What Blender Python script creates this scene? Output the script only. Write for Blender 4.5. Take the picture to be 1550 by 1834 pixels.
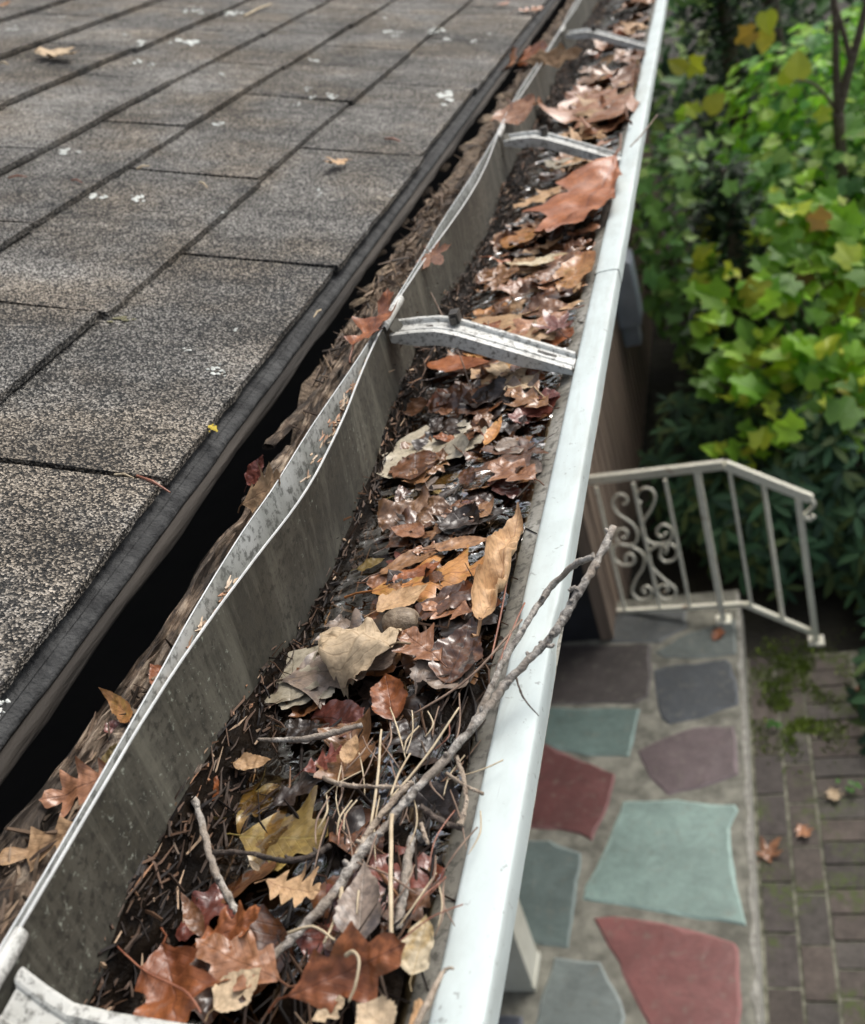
import bpy, math, random
from mathutils import Vector, Matrix, noise
R = math.radians
for o in list(bpy.data.objects): bpy.data.objects.remove(o)
sc = bpy.context.scene
C = sc.collection
ZC = 3.42                       # camera height above the garden ground
# ------------------------------------------------------------------ camera
FPX, CX, CY = 1900.0, 775.0, 917.0
AX = Vector((0.93954066, -0.12319525, -0.31950942))     # world X in camera (right, down, forward)
AY = Vector((0.20569078, -0.54293795, 0.81419266))      # world Y (along the gutter)
AV = Vector((0.27377846, 0.83068725, 0.48477215))       # world down
cam_d = bpy.data.cameras.new('camera'); cam = bpy.data.objects.new('camera', cam_d); C.objects.link(cam)
right = Vector((AX[0], AY[0], -AV[0])); down = Vector((AX[1], AY[1], -AV[1])); fwd = Vector((AX[2], AY[2], -AV[2]))
m = Matrix((right, -down, -fwd)).transposed().to_4x4(); m.translation = (0, 0, ZC)
cam.matrix_world = m
cam_d.sensor_fit = 'HORIZONTAL'; cam_d.sensor_width = 36; cam_d.lens = FPX / 1550 * 36
cam_d.clip_start = 0.02; cam_d.clip_end = 300
cam_d.dof.use_dof = True; cam_d.dof.focus_distance = 0.48; cam_d.dof.aperture_fstop = 17.0
sc.camera = cam
# ------------------------------------------------------------------ world, sun, exposure
w = bpy.data.worlds.new('World'); sc.world = w; w.use_nodes = True
nt = w.node_tree; bg = nt.nodes['Background']
sky = nt.nodes.new('ShaderNodeTexSky'); sky.sky_type = 'NISHITA'; sky.sun_disc = False
SUN_EL, SUN_AZ = 52, 35
sky.sun_elevation = R(SUN_EL); sky.sun_rotation = R(SUN_AZ)
sky.dust_density = 6; sky.air_density = 1.0; sky.ozone_density = 1.0
hs = nt.nodes.new('ShaderNodeHueSaturation'); hs.inputs['Saturation'].default_value = 0.5
nt.links.new(sky.outputs[0], hs.inputs['Color']); nt.links.new(hs.outputs[0], bg.inputs[0])
bg.inputs[1].default_value = 0.15
sd = bpy.data.lights.new('sun', 'SUN'); sd.energy = 1.25; sd.angle = R(30); sd.color = (1, .96, .9)
sun = bpy.data.objects.new('sun', sd); C.objects.link(sun)
sdir = Vector((math.sin(R(SUN_AZ)) * math.cos(R(SUN_EL)), math.cos(R(SUN_AZ)) * math.cos(R(SUN_EL)), math.sin(R(SUN_EL))))
sun.rotation_euler = (-sdir).to_track_quat('-Z', 'Y').to_euler()
sun.location = (2, 2, 12)
sc.view_settings.view_transform = 'Standard'; sc.view_settings.look = 'None'
sc.view_settings.gamma = 1; sc.view_settings.exposure = 0.36
sc.render.engine = 'CYCLES'; sc.cycles.max_bounces = 8; sc.cycles.transparent_max_bounces = 12
sc.cycles.use_denoising = True
try: sc.cycles.denoiser = 'OPENIMAGEDENOISE'; sc.cycles.denoising_input_passes = 'RGB_ALBEDO_NORMAL'
except Exception: pass

# ------------------------------------------------------------------ helpers
def ray(px, py):
    d = Vector((px - CX, py - CY, FPX)); return Vector((d.dot(AX), d.dot(AY), -d.dot(AV)))
def atz(px, py, z):             # where the sight line of a photo point meets the level z (z counted from the eye)
    r = ray(px, py); return r * (z / r.z)
def aty(px, py, y):
    r = ray(px, py); return r * (y / r.y)
def N3(x, y=0, z=0): return noise.noise(Vector((x, y, z)))
def interp(tab, v):
    if v <= tab[0][0]: return tab[0][1]
    for (a, fa), (b, fb) in zip(tab, tab[1:]):
        if v <= b:
            t = (v - a) / (b - a); t = (t + t * t * (3 - 2 * t)) / 2; return fa + (fb - fa) * t
    return tab[-1][1]

def spline(tab, v):             # rounded line through the listed points
    if v <= tab[0][0]: return tab[0][1]
    if v >= tab[-1][0]: return tab[-1][1]
    k = max(j for j in range(len(tab) - 1) if tab[j][0] <= v); (a, fa), (b, fb) = tab[k], tab[k + 1]
    p, q = tab[max(k - 1, 0)], tab[min(k + 2, len(tab) - 1)]
    ma = (fb - p[1]) / (b - p[0]); mb_ = (q[1] - fa) / (q[0] - a); h = b - a; t = (v - a) / h
    return (2 * t ** 3 - 3 * t * t + 1) * fa + (t ** 3 - 2 * t * t + t) * h * ma + (3 * t * t - 2 * t ** 3) * fb + (t ** 3 - t * t) * h * mb_
class MB:
    def __init__(s): s.v = []; s.f = []; s.uv = None; s.c = None; s.mi = None
    def colour(s, rgb):
        if s.c is None: s.c = []
        while len(s.c) < len(s.v): s.c.append(rgb)
    def box(s, a, b):
        i = len(s.v)
        for z in (a[2], b[2]):
            for x, y in ((a[0], a[1]), (b[0], a[1]), (b[0], b[1]), (a[0], b[1])): s.v.append((x, y, z))
        for q in ((3, 2, 1, 0), (4, 5, 6, 7), (0, 1, 5, 4), (1, 2, 6, 5), (2, 3, 7, 6), (3, 0, 4, 7)): s.f.append(tuple(i + k for k in q))
    def grid(s, fn, nu, nv, flip=False):
        i = len(s.v)
        for a in range(nu + 1):
            for b in range(nv + 1): s.v.append(tuple(fn(a / nu, b / nv)))
        for a in range(nu):
            for b in range(nv):
                q = (i + a * (nv + 1) + b, i + (a + 1) * (nv + 1) + b, i + (a + 1) * (nv + 1) + b + 1, i + a * (nv + 1) + b + 1)
                s.f.append(q[::-1] if flip else q)
    def tube(s, pts, rad, n=8, cap=True, rough=0, seed=0):
        pts = [Vector(p) for p in pts]
        if not hasattr(rad, '__len__'): rad = [rad] * len(pts)
        i0 = len(s.v); up = None
        for k, p in enumerate(pts):
            t = (pts[min(k + 1, len(pts) - 1)] - pts[max(k - 1, 0)])
            t = t.normalized() if t.length > 1e-9 else Vector((0, 0, 1))
            if up is None: up = Vector((0, 0, 1)) if abs(t.z) < .9 else Vector((1, 0, 0))
            a = t.cross(up).normalized(); b = a.cross(t); up = b
            for j in range(n):
                an = 2 * math.pi * j / n; r = rad[k]
                if rough: r *= 1 + rough * N3(k * .9 + seed, j * 1.7, seed)
                s.v.append(tuple(p + (a * math.cos(an) + b * math.sin(an)) * r))
        for k in range(len(pts) - 1):
            for j in range(n):
                a = i0 + k * n + j; b = i0 + k * n + (j + 1) % n
                s.f.append((a, b, b + n, a + n))
        if cap:
            s.f.append(tuple(i0 + j for j in range(n))[::-1]); s.f.append(tuple(i0 + (len(pts) - 1) * n + j for j in range(n)))
    def prism(s, poly, z0, z1):
        i = len(s.v); n = len(poly)
        for z in (z0, z1):
            for p in poly: s.v.append((p[0], p[1], z))
        s.f.append(tuple(range(i, i + n))[::-1]); s.f.append(tuple(range(i + n, i + 2 * n)))
        for k in range(n): s.f.append((i + k, i + (k + 1) % n, i + n + (k + 1) % n, i + n + k))
    def build(s, name, mat, parent=None, smooth=False, **tags):
        vs = s.v
        lo = [min(v[k] for v in vs) for k in range(3)]; hi = [max(v[k] for v in vs) for k in range(3)]
        base = Vector(((lo[0] + hi[0]) / 2, (lo[1] + hi[1]) / 2, lo[2]))
        me = bpy.data.meshes.new(name)
        me.from_pydata([(v[0] - base.x, v[1] - base.y, v[2] - base.z) for v in vs], [], s.f)
        mats = mat if isinstance(mat, (list, tuple)) else [mat]
        for q in mats: me.materials.append(q)
        if s.mi: me.polygons.foreach_set('material_index', s.mi)
        if s.uv:
            ul = me.uv_layers.new(name='UVMap')
            for l in me.loops: ul.data[l.index].uv = s.uv[l.vertex_index]
        if s.c:
            ca = me.color_attributes.new('tint', 'FLOAT_COLOR', 'POINT')
            for k, c in enumerate(s.c): ca.data[k].color = (c[0], c[1], c[2], 1)
        if smooth: me.polygons.foreach_set('use_smooth', [True] * len(me.polygons))
        me.update()
        o = bpy.data.objects.new(name, me); C.objects.link(o)
        if parent is not None:
            o.parent = parent; o.location = base - Vector(parent['_w'])
        else: o.location = base + Vector((0, 0, ZC))
        o['_w'] = tuple(base)
        return tag(o, **tags)
def tag(o, label=None, cat=None, group=None, kind=None):
    if label: o['label'] = label
    if cat: o['category'] = cat
    if group: o['group'] = group
    if kind: o['kind'] = kind
    return o
def empty(name, p, **tags):
    o = bpy.data.objects.new(name, None); C.objects.link(o); o.empty_display_size = .05
    o.location = Vector(p) + Vector((0, 0, ZC)); o['_w'] = tuple(p)
    return tag(o, **tags)

# ------------------------------------------------------------------ materials
class NT:
    def __init__(s, name):
        s.m = bpy.data.materials.new(name); s.m.use_nodes = True
        s.t = s.m.node_tree; s.b = s.t.nodes['Principled BSDF']; s.n = s.t.nodes; s.o = s.t.nodes['Material Output']
    def node(s, t, **k):
        n = s.n.new('ShaderNode' + t)
        for a, b in k.items():
            if hasattr(n, a): setattr(n, a, b)
            else: n.inputs[a].default_value = b
        return n
    def link(s, a, b): s.t.links.new(a, b)
    def coord(s, scale=(1, 1, 1), src='Object'):
        if src == 'World': g = s.node('NewGeometry').outputs['Position']
        else: g = s.node('TexCoord').outputs[src]
        mp = s.node('Mapping'); mp.inputs['Scale'].default_value = scale; s.link(g, mp.inputs[0]); return mp.outputs[0]
    def noise(s, co, scale, detail=4, rough=.55, dist=0):
        n = s.node('TexNoise'); n.inputs['Scale'].default_value = scale; n.inputs['Detail'].default_value = detail
        n.inputs['Roughness'].default_value = rough; n.inputs['Distortion'].default_value = dist
        s.link(co, n.inputs['Vector']); return n.outputs['Fac']
    def ramp(s, fac, stops, interp='LINEAR'):
        r = s.node('ValToRGB'); r.color_ramp.interpolation = interp; e = r.color_ramp.elements
        while len(e) < len(stops): e.new(.5)
        for k, (p, c) in enumerate(stops):
            e[k].position = p; e[k].color = (c, c, c, 1) if not hasattr(c, '__len__') else (*c, 1)
        s.link(fac, r.inputs[0]); return r.outputs[0]
    def mix(s, fac, a, b, mode='MIX'):
        n = s.node('Mix'); n.data_type = 'RGBA'; n.blend_type = mode
        for sock, v in ((n.inputs[0], fac), (n.inputs[6], a), (n.inputs[7], b)):
            if isinstance(v, (int, float)): sock.default_value = v
            elif isinstance(v, tuple): sock.default_value = (*v, 1)
            else: s.link(v, sock)
        return n.outputs[2]
    def math(s, op, a, b=0.0):
        n = s.node('Math'); n.operation = op
        for sock, v in ((n.inputs[0], a), (n.inputs[1], b)):
            if isinstance(v, (int, float)): sock.default_value = v
            else: s.link(v, sock)
        return n.outputs[0]
    def bump(s, h, strength=.5, dist=.001, normal=None):
        n = s.node('Bump'); n.inputs['Strength'].default_value = strength; n.inputs['Distance'].default_value = dist
        s.link(h, n.inputs['Height'])
        if normal: s.link(normal, n.inputs['Normal'])
        return n.outputs[0]
    def fin(s, col=None, rough=.6, normal=None, metal=0, spec=.5, coat=0, coat_r=.05, coat_n=None):
        b = s.b.inputs
        for k, v in (('Base Color', col), ('Roughness', rough), ('Normal', normal), ('Metallic', metal), ('Specular IOR Level', spec), ('Coat Weight', coat), ('Coat Roughness', coat_r), ('Coat Normal', coat_n)):
            if v is None: continue
            if isinstance(v, tuple): b[k].default_value = (*v, 1)
            elif isinstance(v, (int, float)): b[k].default_value = v
            else: s.link(v, b[k])
        return s.m
def simple(name, c1, c2, scale=20, rough=.6, bump=.3, bdist=.001, metal=0, stretch=(1, 1, 1), coat=0, bscale=None, lo=.35, hi=.65, src='World', spec=.5):
    t = NT(name); co = t.coord(stretch, src)
    f = t.ramp(t.noise(co, scale, 6), [(lo, c1), (hi, c2)])
    n = t.bump(t.noise(co, bscale or scale * 3, 5), bump, bdist)
    return t.fin(f, rough, n, metal, spec, coat)

def mat_shingle():
    t = NT('asphalt_shingle'); co = t.coord(src='World')
    v = t.node('TexVoronoi'); v.inputs['Scale'].default_value = 900; t.link(co, v.inputs['Vector'])
    sep = t.node('SeparateColor'); t.link(v.outputs['Color'], sep.inputs[0])
    big = t.noise(co, 7, 4, .6); mid = t.noise(co, 34, 4, .65)
    att = t.node('Attribute'); att.attribute_name = 'tint'
    sa = t.node('SeparateColor'); t.link(att.outputs['Color'], sa.inputs[0])
    # how much of the surface is pale gravel
    amt = t.math('ADD', t.math('MULTIPLY', big, .75), t.math('MULTIPLY', mid, .45))
    amt = t.math('ADD', amt, t.math('ADD', t.math('MULTIPLY', sa.outputs[0], .22), -.70))
    g = t.math('ADD', sep.outputs[0], amt)
    base = t.ramp(g, [(.2, (.024, .026, .027)), (.48, (.072, .070, .066)), (.68, (.235, .222, .198)), (1.0, (.50, .485, .45))])
    warm = t.mix(t.ramp(t.noise(co, 11, 3), [(.42, 0.0), (.62, .7)]), base, (1.0, .87, .72), 'MULTIPLY')
    strk = t.ramp(t.noise(t.coord((.7, 6, .7), 'World'), 5, 5, .6), [(.40, .8), (.6, 1.1)]); warm = t.mix(1.0, warm, strk, 'MULTIPLY')
    lic = t.ramp(t.noise(co, 42, 6, .7, .6), [(.70, 0.0), (.74, 1.0)])
    col = t.mix(t.math('MULTIPLY', lic, .55), warm, (.36, .40, .36))
    n = t.bump(v.outputs['Distance'], 1.0, .0016)
    n = t.bump(t.noise(co, 60, 3), .25, .003, n)
    return t.fin(col, .82, n, spec=.35)
def mat_metal_grime(name, clean, grime, amount, rough=.5, streak=True, spots=True):
    t = NT(name); co = t.coord(src='World'); cs = t.coord((1, 1, .18), 'World')
    f = t.noise(cs if streak else co, 22, 7, .65)
    col = t.mix(t.ramp(f, [(.5 - amount * .35, 0.0), (.78 - amount * .35, 1.0)]), clean, grime)
    f2 = t.noise(co, 240, 6, .7)
    col = t.mix(t.ramp(f2, [(.50, 0.0), (.60, .85)]), col, tuple(c * .4 for c in grime))
    if spots:
        tide = t.ramp(t.noise(t.coord((3, 1.2, 3), 'World'), 11, 7, .75, 1.0), [(.46, 0.0), (.60, .7)])
        col = t.mix(tide, col, (.035, .034, .026))
        ver = t.ramp(t.noise(t.coord((1, 1, .08), 'World'), 55, 5, .7), [(.52, 0.0), (.66, .5)]); col = t.mix(ver, col, (.17, .165, .13))
    if spots:
        f3 = t.noise(co, 330, 5, .75, .4); f4 = t.noise(co, 16, 3)
        lm = t.math('MULTIPLY', t.ramp(f3, [(.60, 0.0), (.66, .8)]), t.ramp(f4, [(.46, 0.0), (.56, 1.0)]))
        col = t.mix(lm, col, (.34, .37, .31))
    n = t.bump(f2, .35, .0008)
    return t.fin(col, rough, n)
def mat_lip():
    t = NT('painted_aluminium_lip'); co = t.coord(src='World')
    f = t.noise(co, 9, 5, .6)
    col = t.ramp(f, [(.3, (.54, .61, .60)), (.7, (.62, .70, .69))])
    sp = t.ramp(t.noise(co, 260, 4, .6, .3), [(.645, 0.0), (.70, .8)])
    sp2 = t.ramp(t.noise(t.coord((1, .5, 1), 'World'), 48, 5, .65), [(.46, 0.0), (.72, .5)])
    col = t.mix(sp, col, (.30, .33, .32)); col = t.mix(sp2, col, (.40, .44, .42))
    sc_ = t.ramp(t.noise(t.coord((1, .12, 1), 'World'), 300, 2, .5), [(.72, 0.0), (.76, .4)])
    col = t.mix(sc_, col, (.25, .27, .27))
    st = t.ramp(t.noise(t.coord((6, .7, 6), 'World'), 12, 6, .7, .6), [(.52, 0.0), (.70, .45)])
    col = t.mix(st, col, (.40, .43, .40))
    return t.fin(col, .6, t.bump(t.noise(co, 80, 4), .12, .0006), spec=.3)
def mat_leaf(name, c1, c2, cv, wet=0, rough=.6, blotch=None, veins=9):
    t = NT(name); uvn = t.node('TexCoord').outputs['UV']; sx = t.node('SeparateXYZ'); t.link(uvn, sx.inputs[0])
    u, v = sx.outputs[0], sx.outputs[1]           # u across (-1..1 stored +1 /2), v along
    au = t.math('ABSOLUTE', t.math('SUBTRACT', t.math('MULTIPLY', u, 2), 1))
    co = t.coord(src='Object'); info = t.node('ObjectInfo').outputs['Random']
    mp = t.node('VectorMath'); mp.operation = 'ADD'; t.link(co, mp.inputs[0])
    cx = t.node('CombineXYZ'); t.link(info, cx.inputs[0]); t.link(info, cx.inputs[1]); t.link(cx.outputs[0], mp.inputs[1]); co = mp.outputs[0]
    big = t.noise(co, 45, 5, .6); fine = t.noise(co, 400, 3)
    col = t.ramp(big, [(.33, c1), (.67, c2)])
    if blotch: col = t.mix(t.ramp(t.noise(co, 70, 5, .7, .3), [(.52, 0.0), (.62, .85)]), col, blotch)
    ph = t.math('SUBTRACT', t.math('MULTIPLY', v, veins), t.math('MULTIPLY', au, veins * .38))
    fr = t.math('ABSOLUTE', t.math('SUBTRACT', t.math('FRACT', ph), .5))
    side = t.ramp(fr, [(.0, 1.0), (.09, 0.0)]); mid = t.ramp(au, [(.0, 1.0), (.035, 0.0)])
    vein = t.math('MAXIMUM', t.math('MULTIPLY', side, .55), mid)
    col = t.mix(t.math('MULTIPLY', vein, .85), col, cv)
    col = t.mix(t.ramp(fine, [(.45, 0.0), (.7, .6)]), col, tuple(c * .55 for c in c1))
    hsv = t.node('HueSaturation'); t.link(t.math('ADD', t.math('MULTIPLY', info, .55), .72), hsv.inputs['Value']); t.link(col, hsv.inputs['Color'])
    n = t.bump(vein, .35, .0006); n = t.bump(big, .5, .003, n)
    cn = t.bump(t.noise(co, 36, 2), .4, .002) if wet else None
    t.fin(hsv.outputs[0], rough if not wet else .42, n, coat=wet, coat_r=.12, coat_n=cn)
    t.b.inputs['Subsurface Weight'].default_value = 0
    return t.m
def mat_bark(name, c1, c2, c3, s=1):
    t = NT(name); co = t.coord(src='World')
    a = t.noise(co, 260 * s, 5, .65); b = t.noise(co, 60 * s, 4)
    col = t.mix(t.ramp(b, [(.5, 0.0), (.6, .8)]), t.ramp(a, [(.35, c1), (.65, c2)]), c3)
    return t.fin(col, .85, t.bump(a, 1.0, .0022 / s))
def mat_wood_rot():
    t = NT('rotten_board'); co = t.coord((1, .28, 1), 'World'); c2 = t.coord(src='World')
    g = t.noise(co, 190, 6, .7, .5); b = t.noise(c2, 28, 5, .6)
    col = t.ramp(g, [(.38, (.018, .012, .009)), (.5, (.17, .12, .082)), (.68, (.50, .41, .31))])
    col = t.mix(t.ramp(b, [(.42, 0.0), (.56, .85)]), col, (.035, .028, .022))
    return t.fin(col, .9, t.bump(g, 1, .0025))
def mat_plant(name, c1, c2, rough=.45, trans=.25):
    t = NT(name); att = t.node('Attribute'); att.attribute_name = 'tint'
    co = t.coord(src='World'); f = t.noise(co, 9, 4)
    col = t.mix(t.ramp(f, [(.35, 0.0), (.65, 1.0)]), c1, c2); col = t.mix(1.0, col, att.outputs['Color'], 'MULTIPLY')
    t.fin(col, rough)
    if trans:
        tr = t.node('BsdfTranslucent'); t.link(col, tr.inputs[0]); mx = t.node('MixShader'); mx.inputs[0].default_value = trans
        t.link(t.b.outputs[0], mx.inputs[1]); t.link(tr.outputs[0], mx.inputs[2]); t.link(mx.outputs[0], t.o.inputs[0])
    return t.m

M = {}
M['shingle'] = mat_shingle()
M['underlay'] = simple('starter_strip_asphalt', (.018, .019, .020), (.062, .064, .064), 75, .85, 1.0, .003, bscale=240)
M['drip'] = simple('weathered_drip_board', (.014, .011, .008), (.062, .052, .042), 40, .85, 1.0, .003, stretch=(1, .12, 1), bscale=160)
M['shade_wood'] = simple('shade_black_timber', (.008, .006, .005), (.02, .015, .012), 12, .9, .3)  # timber coloured near black so the eaves cavity reads as deep shade
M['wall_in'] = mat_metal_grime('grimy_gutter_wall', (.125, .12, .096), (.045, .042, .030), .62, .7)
M['flash'] = mat_metal_grime('pale_back_flashing', (.60, .62, .60), (.32, .33, .30), .35, .45, spots=False)
M['lip'] = mat_lip()
M['edge'] = simple('bare_aluminium_edge', (.62, .64, .63), (.8, .82, .8), 90, .35, .1)
M['inner'] = mat_metal_grime('scuffed_gutter_inside', (.36, .35, .31), (.17, .16, .13), .5, .6, spots=False)
M['bracket'] = mat_metal_grime('aluminium_bracket', (.62, .63, .60), (.40, .40, .36), .25, .38, streak=False, spots=False)
M['dark_metal'] = simple('dark_fastener', (.02, .02, .02), (.07, .06, .05), 200, .5, .5)
M['sludge'] = simple('wet_leaf_mould', (.003, .002, .0015), (.012, .008, .005), 90, .5, 1.0, .004, coat=.0, bscale=90, spec=.06)
M['needle'] = None
def mat_needle(name, wet):
    t = NT(name); att = t.node('Attribute'); att.attribute_name = 'tint'
    return t.fin(att.outputs['Color'], .5, coat=wet * .15, coat_r=.15, spec=.2)
M['needle'] = mat_needle('pine_needle_dry', .15); M['needle_wet'] = mat_needle('pine_needle_wet', 1.0)
M['rot'] = mat_wood_rot()
M['bark'] = mat_bark('twig_bark_grey', (.10, .085, .07), (.60, .56, .50), (.30, .25, .20))
M['bark_pale'] = mat_bark('twig_bark_pale', (.20, .15, .11), (.55, .46, .36), (.30, .24, .18))
M['bark_dark'] = mat_bark('twig_bark_dark', (.03, .022, .018), (.13, .10, .08), (.06, .05, .04))
M['straw'] = simple('dry_straw', (.42, .33, .21), (.62, .52, .36), 120, .6, .3)
def mat_water():
    t = NT('rain_water'); t.n.remove(t.b); co = t.coord(src='World')
    tr = t.node('BsdfTransparent'); tr.inputs[0].default_value = (.80, .70, .55, 1)
    gl = t.node('BsdfGlossy'); gl.inputs['Roughness'].default_value = .02
    n = t.bump(t.noise(co, 48, 2, .5), 1.0, .010)
    fr = t.node('Fresnel'); fr.inputs['IOR'].default_value = 1.34; t.link(n, fr.inputs['Normal']); t.link(n, gl.inputs['Normal'])
    mx = t.node('MixShader'); t.link(t.math('MULTIPLY', fr.outputs[0], .5), mx.inputs[0]); t.link(tr.outputs[0], mx.inputs[1]); t.link(gl.outputs[0], mx.inputs[2])
    t.link(mx.outputs[0], t.o.inputs[0]); return t.m
M['water'] = mat_water()
L = {}
L['tan'] = mat_leaf('leaf_tan', (.36, .21, .10), (.54, .36, .20), (.30, .17, .09), rough=.6)
L['beige'] = mat_leaf('leaf_beige', (.46, .34, .21), (.62, .48, .32), (.36, .25, .14), rough=.7)
L['buff'] = mat_leaf('leaf_buff', (.56, .42, .26), (.72, .57, .39), (.40, .28, .16), rough=.7)
L['rust'] = mat_leaf('leaf_rust', (.19, .055, .018), (.38, .13, .042), (.16, .05, .02), .25)
L['orange'] = mat_leaf('leaf_orange', (.42, .17, .045), (.52, .26, .09), (.20, .07, .02), .35, blotch=(.30, .17, .03))
L['brown'] = mat_leaf('leaf_brown', (.085, .034, .013), (.25, .11, .045), (.09, .04, .02), .3)
L['pink'] = mat_leaf('leaf_pinkish', (.26, .105, .045), (.44, .215, .11), (.18, .07, .03), .5)
L['dark'] = mat_leaf('leaf_dark_wet', (.012, .008, .006), (.045, .025, .016), (.03, .015, .01), .45)
L['maroon'] = mat_leaf('leaf_maroon', (.12, .03, .02), (.20, .06, .04), (.07, .02, .01), .8)
L['wetbrown'] = mat_leaf('leaf_wet_brown', (.055, .019, .007), (.20, .075, .024), (.04, .02, .012), 1)
L['wettan'] = mat_leaf('leaf_wet_tan', (.17, .075, .028), (.40, .21, .095), (.11, .055, .03), .8)
L['olive'] = mat_leaf('leaf_olive', (.15, .10, .03), (.30, .21, .06), (.22, .17, .05), .6, blotch=(.10, .06, .02))
L['grey'] = mat_leaf('leaf_greyish', (.17, .13, .10), (.30, .23, .18), (.12, .09, .06), .25, blotch=(.07, .06, .06))
L['cream'] = mat_leaf('leaf_cream', (.48, .40, .27), (.62, .54, .38), (.42, .30, .14), rough=.6, blotch=(.40, .27, .10))
L['paleback'] = mat_leaf('leaf_pale_back', (.36, .32, .24), (.48, .43, .33), (.28, .24, .17), .2, blotch=(.24, .20, .13))

# ------------------------------------------------------------------ the roof and eaves
TH = R(20); RS = Vector((-math.cos(TH), 0, math.sin(TH))); RN = Vector((math.sin(TH), 0, math.cos(TH)))
RP = Vector((-.295, 0, -.215))
def roofp(s_, y, h=0): return RP + RS * s_ + RN * h + Vector((0, y, 0))
def onroof(px, py, h=.006):
    r = ray(px, py); return r * ((RP + RN * h).dot(RN) / r.dot(RN))
house = empty('house', (-1.2, 3, -3.3), label='house whose grey asphalt shingle roof and open rotten eaves run beside the gutter', cat='house')
rnd = random.Random(4)
courses = [0, .119, .240, .330, .437] + [.437 + .114 * k for k in range(1, 24)]
Y0, Y1 = -.7, 11.0
mb = MB()
for k in range(len(courses) - 1):
    s0, s1 = courses[k], courses[k + 1] + .035
    off = (-.085 if k % 2 == 0 else .082) + rnd.uniform(-.006, .006)
    y = -1 + off - .0
    while y < Y1:
        ya, yb = y + .0025, y + .3 - .0025
        ds = rnd.uniform(-.003, .003); lift = rnd.uniform(0, .0025); lift2 = rnd.uniform(0, .003); tint = rnd.uniform(.25, .75)
        near = y < 3
        nv = 22 if near else 6; nu = 7 if near else 3; i0 = len(mb.v); sd_ = rnd.uniform(0, 99)
        def P(a, b, top=1):
            # a 0 = lower edge .. 1 upper ; b along y
            e = .0016 * N3(b * 14 + sd_, k) if a == 0 else 0
            s_ = s0 + ds + e + (s1 - s0 - ds) * a
            yy = ya + (yb - ya) * b + (.0012 * N3(a * 9 + sd_, b * 3) if b in (0, 1) else 0)
            h = .0062 * (1 - a) + .0006 + (lift * (1 - b) + lift2 * b) * (1 - a) ** 3 + .0012 * N3(s_ * 9, yy * 7)
            if not top: h -= .0048
            return roofp(s_, yy, h)
        for a in range(nu + 1):
            for b in range(nv + 1): mb.v.append(tuple(P(a / nu, b / nv)))
        for a in range(nu):
            for b in range(nv):
                mb.f.append((i0 + a * (nv + 1) + b, i0 + a * (nv + 1) + b + 1, i0 + (a + 1) * (nv + 1) + b + 1, i0 + (a + 1) * (nv + 1) + b))
        j0 = len(mb.v)      # skirt: lower edge and both side edges
        rim = [(0, b / nv) for b in range(nv + 1)]
        for a, b in rim: mb.v.append(tuple(P(a, b, 0)))
        for b in range(nv): mb.f.append((i0 + b, j0 + b, j0 + b + 1, i0 + b + 1))
        for bb in (0, 1):
            j1 = len(mb.v)
            for a in range(nu + 1): mb.v.append(tuple(P(a / nu, bb, 0)))
            for a in range(nu): mb.f.append((i0 + a * (nv + 1) + bb * nv, i0 + (a + 1) * (nv + 1) + bb * nv, j1 + a + 1, j1 + a))
        mb.colour((tint, tint, tint))
        y += .3
roof = empty('roof', (-1.6, 5, -.2)); roof.parent = house; roof.location = Vector((-1.6, 5, -.2)) - Vector(house['_w'])
roof_sh = mb.build('shingles', M['shingle'], roof)
mb = MB(); mb.grid(lambda a, b: roofp(-.002 + 2.9 * a, Y0 + (Y1 - Y0) * b, -.0008), 6, 8, True)
mb.build('roof_felt', M['underlay'], roof)
# starter strip that sticks out under the first course, softly rounded and uneven
prof = [(.06, -.0012), (.004, -.0010), (-.0045, -.0016), (-.0070, -.0030), (-.0078, -.0052), (-.006, -.0068), (.02, -.0068)]
mb = MB()
def strip(a, b):
    y = Y0 + (Y1 - Y0) * a ** 1.6; i = b * (len(prof) - 1); k = min(int(i), len(prof) - 2); f = i - k
    s_ = prof[k][0] * (1 - f) + prof[k + 1][0] * f; h = prof[k][1] * (1 - f) + prof[k + 1][1] * f
    q = .0016 * N3(y * 22, 3.1) + .0006 * N3(y * 120, 1)
    return roofp(s_ - (q if s_ < .01 else 0), y, h + .0006 * N3(y * 60, b * 9))
mb.grid(strip, 500, 12, False); mb.build('starter_strip', M['underlay'], roof, smooth=True)
# drip board below it
prof2 = [(-.335, -.2075), (-.2960, -.2235), (-.2885, -.2233), (-.2862, -.2250), (-.2862, -.2290), (-.292, -.2305), (-.34, -.226)]
mb = MB()
def drip(a, b):
    y = Y0 + (Y1 - Y0) * a ** 1.6; i = b * (len(prof2) - 1); k = min(int(i), len(prof2) - 2); f = i - k
    x = prof2[k][0] * (1 - f) + prof2[k + 1][0] * f; z = prof2[k][1] * (1 - f) + prof2[k + 1][1] * f
    q = .0014 * N3(y * 9, b * 6) + .0007 * N3(y * 70, b * 9) ; z2 = (.0026 * N3(y * 14, 7) + .0016 * N3(y * 55, 3)) if b > .6 else 0
    return (x + q, y, z + z2 + q * .3)
mb.grid(drip, 500, 18, True); mb.build('drip_board', M['drip'], roof, smooth=True)
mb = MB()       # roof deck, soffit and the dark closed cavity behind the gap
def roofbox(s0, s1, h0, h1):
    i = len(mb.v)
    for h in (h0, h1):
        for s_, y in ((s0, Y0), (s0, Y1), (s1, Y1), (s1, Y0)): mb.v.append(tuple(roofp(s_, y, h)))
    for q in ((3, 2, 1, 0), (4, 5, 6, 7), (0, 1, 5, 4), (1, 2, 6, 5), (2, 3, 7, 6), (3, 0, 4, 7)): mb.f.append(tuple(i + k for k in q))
roofbox(.03, 2.9, -.027, -.010)
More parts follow.
